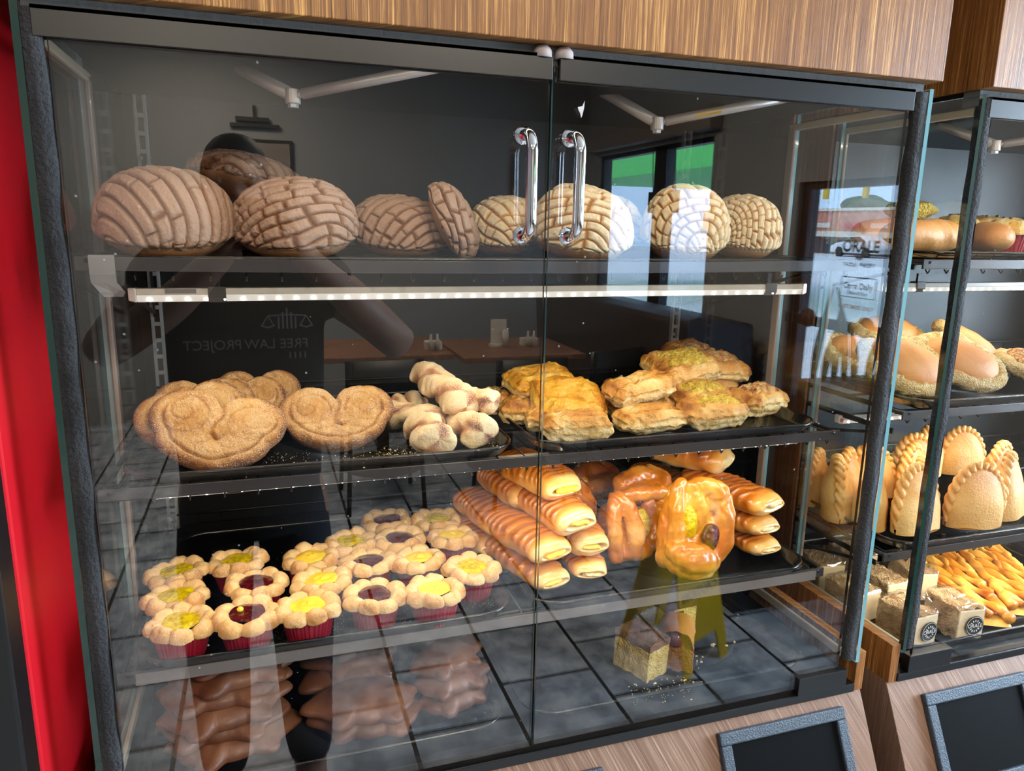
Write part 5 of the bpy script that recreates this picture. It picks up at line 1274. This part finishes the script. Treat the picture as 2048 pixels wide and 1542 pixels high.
# ------------------------------------------------------------------ pig shaped gingerbread cookies
def pig_cookie(loc, rot, W_, seed, label, flip=1):
    t = thing('pig_cookie', loc, rot, label, 'cookie', 'gingerbread pig cookies on the bottom deck')
    nu, ns = 220, 30; th = np.linspace(0, 2 * math.pi, nu + 1)[:-1]
    circ = [(0, 0.02, 0.56), (-0.28, 0.02, 0.50), (0.26, 0.02, 0.52), (0.58, 0.04, 0.34), (0.84, -0.02, 0.17), (0.52, 0.36, 0.13), (0.42, -0.50, 0.15), (-0.42, -0.48, 0.16), (-0.80, 0.12, 0.09)]
    rng = np.random.RandomState(seed); r = np.zeros(nu)
    for cx_, cy_, rr in circ:
        cx_ += rng.uniform(-0.03, 0.03); cy_ += rng.uniform(-0.03, 0.03)
        b = cx_ * np.cos(th) + cy_ * np.sin(th); q = b * b - (cx_ ** 2 + cy_ ** 2 - rr * rr); r = np.maximum(r, np.where(q > 0, b + np.sqrt(np.maximum(q, 0)), 0))
    for _ in range(9): r = (np.roll(r, 1) + 2 * r + np.roll(r, -1)) / 4
    s = np.linspace(0.003, 1, ns) ** 0.8; TH, S = np.meshgrid(th, s, indexing='ij'); sc = W_ / 1.85
    x = flip * r[:, None] * S * np.cos(TH) * sc; y = r[:, None] * S * np.sin(TH) * sc
    Q = np.stack([x, y, 0 * x], -1); hump = 0.55 + 0.45 * (1 - np.clip(r[:, None] * S / 0.62, 0, 1) ** 3)
    z = 0.0195 * (1 - S ** 6) ** 0.5 * hump + 0.0014 * sines(Q, seed, 26, 2) * (1 - S ** 4) + 0.0015
    Q[..., 2] = z
    tone = 0.30 + 0.25 * sines(Q, seed + 1, 14, 2) + 0.25 * sstep(0.85, 1, S)
    Qb = Q[:, ::-1].copy(); Qb[..., 2] = 0.0
    mb = MB(); mb.grid(np.concatenate([Q, Qb[:, 1:]], 1), True, False, 0, np.clip(np.concatenate([tone, tone[:, ::-1][:, 1:] + 0.2], 1), 0, 1))
    if flip < 0: mb.f = [f[::-1] for f in mb.f]
    mb.build('pig_dough', 'pig', t, smooth=True, tone=True)
    return t


PG = [((0.122, 0.118), 8, 1), ((0.106, 0.128), -2, 1), ((0.116, 0.124), 12, 1), ((0.112, 0.138), 2, 1), ((0.126, 0.142), 10, 1), ((0.130, 0.152), 6, 1)]
ords = ('lowest', 'second lowest', 'third lowest', 'fourth', 'fifth', 'topmost')
for i, ((x, y), rz, f_) in enumerate(PG): pig_cookie((x + 0.004 * math.sin(i * 2), y, FD + 0.0195 * i), (0, 0, rz + 4), 0.160, 30 + i, 'brown pig cookie, %s in the pile nearest the side glass' % ords[i])
for i, (x, y, rz) in enumerate(((0.292, 0.110, -8), (0.286, 0.112, -4), (0.280, 0.215, 20))): pig_cookie((x, y, FD + (0.0195 * i if i < 2 else 0)), (0, 0, rz), 0.150, 40 + i, 'brown pig cookie %s' % ('under the front one of the middle pile', 'on top of the middle front pile', 'behind the middle front pile')[i], -1)
pig_cookie((0.285, 0.235, FD + 0.0195), (6, 0, 10), 0.145, 44, 'thick round-backed pig cookie in the dark behind the middle pile', -1)
pig_cookie((0.294, 0.230, FD + 0.040), (4, 0, 4), 0.140, 45, 'uppermost pig cookie of the dark rear pile')
for i, (x, y, rz) in enumerate(((0.405, 0.120, 20), (0.402, 0.128, 14), (0.400, 0.145, 24))): pig_cookie((x, y, FD + 0.0195 * i), (0, 0, rz), 0.115, 50 + i, 'small brown pig cookie %s of the pile beside the empty tray' % ('at the bottom', 'in the middle', 'on top')[i])
for i in range(2): pig_cookie((0.415, 0.255 + 0.01 * i, FD + 0.0195 * i), (0, 0, -12 + 20 * i), 0.115, 55 + i, 'brown pig cookie at the back behind the small pile, %s' % ('lower one', 'upper one')[i])


# ------------------------------------------------------------------ cake slices on the empty tray
def block(mb, a, b, c, z0, n=14, seed=0, rough=0.0008, mi=0, skew=0.0):
    """crumbly block: grid surfaces on all six sides"""
    u = np.linspace(-1, 1, n); A, B = np.meshgrid(u, u, indexing='ij')
    for ax in range(3):
        for s in (-1, 1):
            q = np.zeros((n, n, 3)); o = [i for i in range(3) if i != ax]; q[..., ax] = s; q[..., o[0]] = A; q[..., o[1]] = B
            q = q * np.array([a, b, c / 2]); q[..., 2] += z0 + c / 2; q[..., 0] += skew * (q[..., 2] - z0)
            q += rough * sines(q, seed, 60, 2)[..., None]
            if (s > 0) == (ax == 1): q = q[::-1]
            mb.grid(q, False, False, mi, 0.5 + 0.5 * sines(q, seed + 1, 40, 2))
    return mb


t = thing('cake_slice', (0.683, 0.108, FD), (0, 0, 22), 'yellow sponge slice with dark sugared top in front on the nearly empty tray', 'cake')
block(MB(), 0.022, 0.032, 0.046, 0.0, 16, 1, 0.0010, 0, 0.06).build('sponge', 'cake_yellow', t, tone=True)
block(MB(), 0.0228, 0.0328, 0.010, 0.046, 14, 2, 0.0009).build('dark_crust', 'cake_top', t, tone=True).location.x = 0.003
t = thing('cake_slice', (0.744, 0.112, FD), (0, 0, -34), 'brown sponge slice with caramel and jam topping beside the yellow one', 'cake')
block(MB(), 0.026, 0.030, 0.036, 0.0, 16, 3, 0.0014).build('sponge', 'cake_brown', t, tone=True)
th = np.linspace(0, math.pi, 20); P = np.zeros((20, 8, 3))
for j in range(8):
    for i in range(20): P[i, j] = (-0.026 * math.cos(th[i]), -0.030 + 0.060 * j / 7, 0.036 + 0.026 * math.sin(th[i]) ** 0.7)
MB().grid(P + 0.0012 * sines(P, 4, 40, 2)[..., None], False, False, 0, 0.5 + 0 * P[..., 0]).build('caramel_top', 'bun_oval', t, smooth=True, tone=True)
MB().lathe([(0, -0.002), (0.010, -0.001), (0.011, 0.003), (0, 0.006)], 16, (0.0, -0.030, 0.047), 1).build('jam_filling', 'jam', t, smooth=True)
t = thing('cake_slice', (0.772, 0.190, FD), (0, 0, 8), 'pale layered cake slice with chocolate glaze under the shelf rail', 'cake')
block(MB(), 0.030, 0.036, 0.055, 0.0, 14, 5, 0.001).build('sponge', 'cake_yellow', t, tone=True)
block(MB(), 0.031, 0.037, 0.014, 0.055, 12, 6, 0.001).build('chocolate_top', 'chocolate', t)
b = MB().box((-0.006, -0.0378, 0.004), (0.004, -0.0365, 0.052)).box((-0.008, -0.0385, 0.0005), (0.012, -0.0365, 0.008)); b.build('chocolate_drip', 'chocolate', t, bevel=0.001)


def crumbs(name, spots, mat, label, seed):
    rng = np.random.RandomState(seed); mb = MB()
    for (x0, y0, sx_, sy_, z, n, s0, s1) in spots:
        for _ in range(n):
            r = rng.uniform(s0, s1) * (0.5 + 0.5 * rng.rand()); c = np.array([x0 + rng.normal() * sx_, y0 + rng.normal() * sy_, z + r * 0.4])
            v = np.array([(1, 0, 0), (-1, 0, 0), (0, 1, 0), (0, -1, 0), (0, 0, 0.9), (0, 0, -0.4)]) * r * rng.uniform(0.5, 1.3, (6, 3)) + c
            mb.add(v, [(0, 2, 4), (2, 1, 4), (1, 3, 4), (3, 0, 4), (2, 0, 5), (1, 2, 5), (3, 1, 5), (0, 3, 5)], 0, np.full(6, rng.rand()))
    o = mb.build(name, mat, tone=True); tag(o, label, 'crumbs', None, 'stuff'); return o


crumbs('cake_crumbs', [(0.70, 0.052, 0.03, 0.012, FD, 60, 0.0008, 0.002), (0.735, 0.058, 0.02, 0.008, FD, 8, 0.002, 0.005), (0.77, 0.095, 0.012, 0.01, FD, 12, 0.001, 0.003), (0.83, 0.12, 0.01, 0.01, FD, 4, 0.002, 0.005), (0.66, 0.05, 0.02, 0.01, FD, 30, 0.0006, 0.0016)], 'crumb_pale', 'pale cake crumbs scattered over the nearly empty tray', 1)
crumbs('sugar_crumbs', [(0.33, 0.10, 0.03, 0.016, F2, 190, 0.0005, 0.0015), (0.46, 0.12, 0.006, 0.02, F2, 60, 0.0006, 0.0022), (0.34, 0.27, 0.02, 0.03, F2, 120, 0.0004, 0.0013), (0.25, 0.09, 0.05, 0.012, F2, 120, 0.0004, 0.0012), (0.20, 0.12, 0.02, 0.015, F2, 70, 0.0004, 0.0012)], 'crumb_pale', 'white sugar crumbs scattered between palmiers and sugar twists', 2)
crumbs('sugar_dust', [(0.20, 0.26, 0.05, 0.05, F3, 260, 0.0002, 0.0006), (0.19, 0.10, 0.012, 0.03, F3, 120, 0.0002, 0.0006), (0.45, 0.10, 0.012, 0.02, F3, 120, 0.0002, 0.0006), (0.26, 0.09, 0.01, 0.02, F3, 90, 0.0002, 0.0006), (0.33, 0.09, 0.01, 0.02, F3, 90, 0.0002, 0.0006)], 'icing', 'fine sugar dust around the flower tarts', 3)
# ------------------------------------------------------------------ contents of the neighbouring case
G1, G2, G3 = C2Z1 + 0.0027, C2Z2 + 0.0027, C2Z3 + 0.0027


def plain_roll(loc, rot, L, rad, seed, label, mat='plain_roll', creases=4):
    t = thing('bread_roll', loc, rot, label, 'bread roll', 'plain rolls in the neighbouring case')
    n, m_ = 90, 48; s = np.linspace(0, 1, n); al = np.linspace(0, 2 * math.pi, m_ + 1)[:-1]; S, A_ = np.meshgrid(s, al, indexing='ij')
    e = (1 - np.abs(2 * S - 1) ** 3.5) ** 0.5; f = S * creases * 1.4 + 0.18 * np.cos(A_) + seed * 0.3; fr = f - np.floor(f)
    rid = np.minimum(fr / 0.7, (1 - fr) / 0.3) * sstep(0.42, 0.55, S) * sstep(-0.4, 0.3, np.sin(A_))
    rr = rad * e * (1 + 0.10 * (rid - 0.3) * sstep(0.42, 0.55, S))
    P = np.stack([(S - 0.5) * L, rr * np.cos(A_) * 1.12, rad * 0.9 + rr * np.sin(A_) * 0.9], -1); P += 0.0016 * sines(P, seed, 14, 2)[..., None]; P[..., 2] = np.maximum(P[..., 2], 0.0004)
    MB().grid(P, False, True, 0, np.clip(0.35 + 0.25 * np.sin(A_) + 0.15 * sines(P, seed + 1, 16, 2) - 0.2 * rid, 0, 1)).build('dough', mat, t, smooth=True, tone=True)
    return t


plain_roll((1.152, 0.150, C2Z1 + 0.011 - 0.006), (0, 0, 6), 0.165, 0.029, 1, 'long plain roll with folds at one end, nearest the case gap')
plain_roll((1.338, 0.190, C2Z1 + 0.005), (0, 0, 52), 0.13, 0.028, 2, 'plain roll turned end-on beside the red muffin papers')
plain_roll((1.20, 0.265, C2Z1 + 0.005), (0, 0, 4), 0.15, 0.030, 3, 'plain roll with yellow crumb top behind the long one')
t = thing('crumb_bun', (1.262, 0.285, C2Z1 + 0.060), (0, 0, 10), 'yellow crumb topped bun resting on the roll behind the long one', 'bun')
P = np.zeros((40, 20, 3))
for i in range(40):
    for j in range(20):
        a = 2 * math.pi * i / 40; q = math.pi * j / 19; P[i, j] = (0.055 * math.sin(q) ** .8 * math.cos(a), 0.035 * math.sin(q) ** .8 * math.sin(a), 0.015 + 0.016 * math.cos(q))
MB().grid(P + 0.003 * sines(P, 5, 30, 3)[..., None], True, False, 0, np.clip(0.4 + 0.5 * sines(P, 6, 40, 2), 0, 1)).build('crumb_dough', 'crumb_yellow', t, smooth=True, tone=True)


def muffin(loc, seed, label):
    t = thing('muffin', loc, (0, 0, seed * 40), label, 'muffin', 'yellow muffins in red papers')
    n = 96; a = np.arange(n) * 2 * math.pi / n; P = np.zeros((n, 5, 3))
    for j, (r, h) in enumerate(((0, 0), (0.024, 0), (0.0245, 0.001), (0.032, 0.036), (0.031, 0.036))):
        fl_ = 1 + (0.03 * np.sign(np.cos(a * 24)) if j >= 2 else 0); P[:, j, 0] = r * fl_ * np.cos(a); P[:, j, 1] = r * fl_ * np.sin(a); P[:, j, 2] = h
    MB().grid(P, True).build('paper_liner', 'liner', t)
    P = np.zeros((n, 24, 3))
    for j in range(24):
        q = math.pi * 0.62 * j / 23; P[:, j, 0] = 0.037 * math.sin(q) * np.cos(a); P[:, j, 1] = 0.037 * math.sin(q) * np.sin(a); P[:, j, 2] = 0.040 + 0.020 * math.cos(q)
    P += 0.002 * sines(P, seed, 26, 2)[..., None]
    MB().grid(P, True, False, 0, np.clip(0.3 + 0.3 * sines(P, seed + 2, 18, 2), 0, 1)).build('muffin_top', 'puff_yellow', t, smooth=True, tone=True)
    for k in range(4):
        ra = np.random.RandomState(seed * 9 + k); x, y = ra.uniform(-0.02, 0.02, 2)
        MB().lathe([(0, -0.003), (0.003, -0.001), (0.003, 0.002), (0, 0.003)], 10, (x, y, 0.0585)).build('raisin', 'chocolate', t, smooth=True)
    return t


muffin((1.410, 0.215, C2Z1 + 0.005), 1, 'muffin in red paper next to the end-on plain roll')
muffin((1.455, 0.300, C2Z1 + 0.010), 2, 'raisin muffin in red paper at the back of the upper shelf')
muffin((1.372, 0.285, C2Z1 + 0.010), 3, 'muffin with raisins right behind the end-on plain roll')


def oval_bun(loc, rot, L, wd, seed, label, top='bun_oval'):
    t = thing('sugar_rimmed_bun', loc, rot, label, 'sweet bun', 'oval buns in the neighbouring case')
    n, m_ = 96, 40; a = np.linspace(0, 2 * math.pi, n + 1)[:-1]; q = np.linspace(0.01, math.pi / 2, m_); A_, Q = np.meshgrid(a, q, indexing='ij')
    P = np.stack([L / 2 * 0.86 * np.sin(Q) * np.cos(A_), wd / 2 * 0.82 * np.sin(Q) * np.sin(A_), 0.010 + 0.030 * np.cos(Q) ** 0.8], -1); P += 0.001 * sines(P, seed, 18, 2)[..., None]
    MB().grid(P, True, False, 0, np.clip(0.35 + 0.2 * sines(P, seed + 1, 10, 2), 0, 1)).build('smooth_top', top, t, smooth=True, tone=True)
    b = np.linspace(0, 2 * math.pi, 25)[:-1]; A_, B = np.meshgrid(np.linspace(0, 2 * math.pi, 161)[:-1], b, indexing='ij'); rr = 0.0125
    P = np.stack([(L / 2 * 0.90 + rr * np.cos(B)) * np.cos(A_), (wd / 2 * 0.86 + rr * np.cos(B)) * np.sin(A_), 0.012 + 0.0115 * np.sin(B)], -1); P += 0.0022 * sines(P, seed + 3, 60, 3)[..., None]
    MB().grid(P, True, True, 0, np.clip(0.4 + 0.4 * sines(P, seed + 4, 50, 2), 0, 1)).build('sugar_rim', 'sugar_rim', t, smooth=True, tone=True)
    P = np.zeros((48, 3, 3)); a = np.linspace(0, 2 * math.pi, 49)[:-1]
    for j, k in enumerate((0.92, 0.5, 0.01)): P[:, j] = np.stack([L / 2 * k * np.cos(a), wd / 2 * k * np.sin(a), 0 * a + 0.002], -1)
    MB().grid(P, True, False, 0, np.full((48, 3), 0.8)).build('underside', 'bun_oval', t, tone=True)
    return t


oval_bun((1.152, 0.160, G2 + 0.040), (38, 14, -18), 0.150, 0.115, 1, 'big oval sugar rimmed bun propped up in front, nearest the case gap')
oval_bun((1.274, 0.165, G2 + 0.038), (34, 16, -24), 0.150, 0.110, 2, 'oval sugar rimmed bun leaning behind the dark seal strip')
oval_bun((1.140, 0.262, G2 + 0.036), (30, 6, 10), 0.120, 0.10, 3, 'oval sugar rimmed bun seen through the side glass of the gap')
oval_bun((1.378, 0.235, G2 + 0.042), (12, 34, -18), 0.160, 0.095, 4, 'oval sugar rimmed bun lying slanted on top showing its dark underside')
oval_bun((1.240, 0.285, G2 + 0.066), (16, 2, 8), 0.150, 0.10, 5, 'oval sugar rimmed bun highest at the back of the pile')
oval_bun((1.250, 0.330, G2 + 0.000), (0, 0, 8), 0.150, 0.10, 6, 'oval sugar rimmed bun flat on the tray under the highest one')
oval_bun((1.435, 0.170, G2 + 0.020), (20, 0, 30), 0.110, 0.090, 7, 'bun with coloured sprinkles at the picture edge of the middle shelf', 'sprinkle')


def empanada(loc, rot, wd, ht, seed, label):
    t = thing('empanada', loc, rot, label, 'empanada', 'empanadas in the neighbouring case')
    n, m_ = 60, 40; u = np.linspace(-1, 1, n)
    ph_ = np.linspace(0, math.pi, n); r = np.linspace(0, 1, m_); PH, R_ = np.meshgrid(ph_, r, indexing='ij')
    x = wd / 2 * R_ * np.cos(PH) * (1 + 0.08 * np.sin(PH)); z = ht * R_ * np.sin(PH) ** 0.9
    bulge = 0.026 * (1 - R_ ** 2.6) ** 0.6 * (0.75 + 0.25 * sstep(0, 0.5, z / ht))
    zb = 1 - z / ht
    mb = MB()
    for s in (-1, 1):
        P = np.stack([x, s * (bulge * (0.72 + 0.5 * zb) + 0.0015), z + 0.001], -1); P += 0.002 * sines(P, seed + s, 12, 2)[..., None]; P[..., 2] = np.maximum(P[..., 2], 0.0005)
        if s > 0: P = P[::-1]
        mb.grid(P, False, False, 0, np.clip(0.25 + 0.35 * sstep(0.5, 1.0, P[..., 2] / ht) + 0.22 * sines(P, seed + 5, 9, 2), 0, 1))
    ph2 = np.linspace(0, math.pi, 40)
    xb = wd / 2 * np.cos(ph2)
    P = np.zeros((n, 9, 3))
    for i in range(n):
        for j in range(9): 
            k = -1 + 2 * j / 8; P[i, j] = (wd / 2 * math.cos(ph_[i]), 0, 0.0005); 
    P = np.zeros((n, 2, 3))
    for i in range(n):
        b_ = 0.026 * (1 - abs(u[i]) ** 2.6) ** 0.6 * 0.915 + 0.0015
        P[i, 0] = (wd / 2 * u[i], -b_, 0.0008); P[i, 1] = (wd / 2 * u[i], b_, 0.0008)
    mb.grid(P, False, False, 0, np.full((n, 2), 0.6))
    mb.build('filled_dough', 'empanada', t, smooth=True, tone=True)
    # rope crimp along the rounded edge
    nn, mm = 170, 16; P = np.zeros((nn, mm, 3)); tone = np.zeros((nn, mm)); rng = np.random.RandomState(seed)
    for i in range(nn):
        a = math.pi * (0.02 + 0.96 * i / (nn - 1)); c = np.array([wd / 2 * math.cos(a) * (1 + 0.08 * math.sin(a)), 0, max(0.004, ht * math.sin(a) ** 0.9 + 0.001)]); rad_ = np.array([math.cos(a) * ht / wd * 2, 0, math.sin(a)]); rad_ /= np.linalg.norm(rad_)
        f = (i / (nn - 1) * 13) % 1; e = min(1, 8 * min(i, nn - 1 - i) / nn + 0.35)
        for k in range(mm):
            q = 2 * math.pi * k / mm; ff = (i / (nn - 1) * 15 + 0.55 * math.cos(q)) % 1; lob = 0.62 + 0.55 * math.sin(math.pi * ff) ** 0.7
            P[i, k] = c + (rad_ * math.sin(q) * 0.0070 + np.array([0, 1, 0]) * math.cos(q) * 0.0082) * lob * e; tone[i, k] = 0.65 - 0.5 * math.sin(math.pi * ff)
    P[..., 2] = np.maximum(P[..., 2], 0.0004)
    MB().grid(P, False, True, 0, np.clip(tone + 0.1 * sines(P, seed, 20, 1), 0, 1)).build('crimped_edge', 'empanada', t, smooth=True, tone=True)
    return t


EM = [(1.190, 0.122, 10, .104, .104, 'upright empanada with a tall braided edge, front of the tray between the two seal strips'),
      (1.302, 0.112, -8, .104, .102, 'pale floury empanada in front, beside the dark seal strip'),
      (1.246, 0.165, 40, .09, .10, 'empanada squeezed behind the two front ones'),
      (1.128, 0.160, 42, .09, .102, 'empanada seen edge-on just behind the gap glass'),
      (1.108, 0.212, 55, .09, .100, 'empanada in the second place along the gap glass'),
      (1.118, 0.285, 35, .09, .090, 'empanada at the back along the gap glass'),
      (1.405, 0.135, 30, .10, .105, 'yellow lit empanada next to the pale floury one'),
      (1.475, 0.215, 20, .10, .098, 'yellow lit empanada turned a little in the second row'),
      (1.165, 0.255, 35, .09, .096, 'empanada in the second row behind the gap glass ones'),
      (1.232, 0.270, -20, .09, .092, 'empanada with a smooth round back in the second row'),
      (1.312, 0.255, 25, .09, .094, 'empanada in the second row behind the pale floury one'),
      (1.370, 0.300, -10, .09, .094, 'empanada in the third row beside the dark seal strip'),
      (1.440, 0.340, 15, .09, .098, 'empanada in the third row at the far side'),
      (1.525, 0.330, -15, .09, .090, 'empanada at the picture edge in the third row')]
for i, (x, y, rz, wd, ht, lb_) in enumerate(EM): empanada((x, y, G3), (-6 + (i * 5) % 9, 0, rz), wd, ht, i + 1, lb_)


def wrapped_cake(loc, rz, seed, label, lab=True):
    t = thing('wrapped_cake', loc, (0, 0, rz), label, 'packaged cake', 'cake squares in clear wrap')
    a, b_, c = 0.0245, 0.034, 0.052
    block(MB(), a, b_, c, 0.002, 16, seed, 0.0016).build('cake', 'crumb_coat', t, tone=True)
    MB().box((-a + 0.001, -b_ - 0.0022, 0.003), (a - 0.001, -b_ + 0.001, 0.052)).build('icing_face', 'icing', t, bevel=0.0015)
    # crinkled film: loose box with a gathered ridge on top
    n = 26; u = np.linspace(0, 2 * math.pi, 49)[:-1]; v = np.linspace(0, 1, n); U, V = np.meshgrid(u, v, indexing='ij'); sg = lambda x, e: np.sign(x) * np.abs(x) ** e
    k = 1 + 0.05 * np.sin(V * 3)
    top = sstep(0.72, 1.0, V)
    X = (a + 0.0035) * sg(np.cos(U), 0.3) * (1 + 0.10 * top); Y = (b_ + 0.0045) * sg(np.sin(U), 0.3) * (1 - 0.86 * top); Z = 0.0012 + 0.056 * np.clip(V / 0.75, 0, 1) + 0.016 * top
    P = np.stack([X, Y, Z], -1); P += 0.0017 * sines(P, seed + 2, 34, 3)[..., None] * (0.25 + 0.75 * sstep(0.1, 0.5, V))[..., None]; P[..., 2] = np.maximum(P[..., 2], 0.001)
    MB().grid(P, True).build('clear_wrap', 'wrap', t, smooth=False)
    if lab:
        lo = empty('round_label', (0.004, -b_ - 0.0052, 0.027)); lo.parent = t; th = np.linspace(0, 2 * math.pi, 41)[:-1]
        MB().lathe([(0, -0.0004), (0.0165, -0.0004), (0.0165, 0.0003), (0, 0.0003)], 40, (0, 0, 0), 1).build('disc', 'label_black', lo)
        txt('lettering', 'ORALE', 0.0088, 'label_white', lo, (0, -0.0007, 0), (math.radians(90), 0, 0), 0.0001)
        mb = MB()
        for s in (-1, 1):
            for q in range(5):
                an = math.radians(90 + (q - 2) * 30); r0, r1 = 0.0055, 0.0105; w_ = 0.0011
                d = np.array([math.cos(an), 0, s * math.sin(an)]); nn = np.array([-s * math.sin(an), 0, math.cos(an)])
                mb.add([d * r0 + (0, -0.0008, s * 0.001), d * (r0 + r1) / 2 + nn * w_ + (0, -0.0008, s * 0.001), d * r1 + (0, -0.0008, s * 0.001), d * (r0 + r1) / 2 - nn * w_ + (0, -0.0008, s * 0.001)], [(0, 1, 2, 3)])
        mb.tube([(0.0152 * math.cos(q), -0.0007, 0.0152 * math.sin(q)) for q in np.linspace(0, 2 * math.pi, 41)], 0.0003, 4, cap=False)
        mb.build('ornament', 'label_white', lo)
    return t


WR = [(1.134, 0.066, 4, 'wrapped cake square with round black label behind the seal strip end', True),
      (1.226, 0.060, -6, 'wrapped cake square with round black label next to the lattice pastry', True),
      (1.103, 0.150, 8, 'wrapped brown cake square along the gap glass behind the labelled one', False),
      (1.180, 0.165, 2, 'wrapped cake square in the second row of the packages', False),
      (1.125, 0.250, -10, 'wrapped cake square at the back near the gap glass', False),
      (1.205, 0.262, 5, 'wrapped cake square at the back behind the second row', False),
      (1.262, 0.178, -14, 'wrapped cake square leaning near the end of the lattice pastry', False)]
for i, (x, y, rz, lb_, l_) in enumerate(WR): wrapped_cake((x, y, FD), rz, i + 1, lb_, l_)


def lattice_pastry(loc, rot, L, wd, seed, label):
    t = thing('lattice_pastry', loc, rot, label, 'pastry', 'jam lattice pastries')
    n, m_ = 60, 24; X, Y = np.meshgrid(np.linspace(-1, 1, n), np.linspace(-1, 1, m_), indexing='ij')
    e = (1 - np.maximum(np.abs(X) ** 10, np.abs(Y) ** 8)); q = np.stack([X * L / 2, Y * wd / 2, 0.001 + 0.013 * np.clip(e, 0, 1) ** 0.5], -1); q[..., 2] += 0.001 * sines(q, seed, 30, 2) * (e > 0.05)
    MB().grid(q, False, False, 0, np.clip(0.35 + 0.3 * sines(q, seed, 14, 2), 0, 1)).build('base', 'lattice', t, smooth=True, tone=True)
    q = np.stack([X * L / 2 * 0.93, Y * wd / 2 * 0.84, 0.0172 + 0.0016 * sines(np.stack([X, Y, 0 * X], -1), seed + 1, 3, 2)], -1)
    MB().grid(q).build('jam_filling', 'jam', t, smooth=True)
    mb = MB()
    for s in (-1, 1):
        y = s * wd / 2 * 0.86; k = np.linspace(-0.5, 0.5, 24); pts = np.stack([k * L * 0.98, 0 * k + y + 0.002 * np.sin(k * 40), 0.016 + 0.001 * np.sin(k * 55)], -1)
        b0 = mb.nv; mb.tube(pts, 0.0085 + 0.0012 * np.sin(k * 60), 10)
    ns = 6
    for i in range(ns + 2):
        x0 = -L / 2 + (i - 0.5) * L / ns; k = np.linspace(-1, 1, 18); xs = x0 + k * 0.062; ok = np.abs(xs) < L / 2 * 0.97
        if ok.sum() < 4: continue
        pts = np.stack([xs, k * wd / 2 * 0.86 + 0.002 * np.sin(k * 7 + i), 0.0190 + 0.0020 * np.sin(k * 9 + i)], -1)[ok]
        mb.tube(pts, 0.0072 + 0.0012 * np.sin(k[ok] * 8 + i), 9)
    kk = np.linspace(-0.48, 0.48, 30); mb.tube(np.stack([kk * L, 0.004 * np.sin(kk * 22 + seed), 0.021 + 0.0015 * np.sin(kk * 50)], -1), 0.0060 + 0.0010 * np.sin(kk * 44), 9)
    P = np.vstack(mb.v); tn = np.clip(0.4 + 0.5 * sines(P, seed + 3, 16, 2), 0, 1); mb.tone = [tn]
    mb.build('lattice', 'lattice', t, smooth=True, tone=True)
    return t


lattice_pastry((1.362, 0.182, FD), (0, 0, 60), 0.30, 0.088, 1, 'jam lattice pastry lying beside the labelled cake packages')
lattice_pastry((1.474, 0.176, FD), (0, 0, 60), 0.30, 0.088, 2, 'jam lattice pastry at the picture edge of the bottom deck')
plain_roll((1.60, 0.36, FD + 0.004), (0, 0, 30), 0.20, 0.045, 9, 'big crusty loaf in the far back corner of the bottom deck', 'plain_roll', 2)
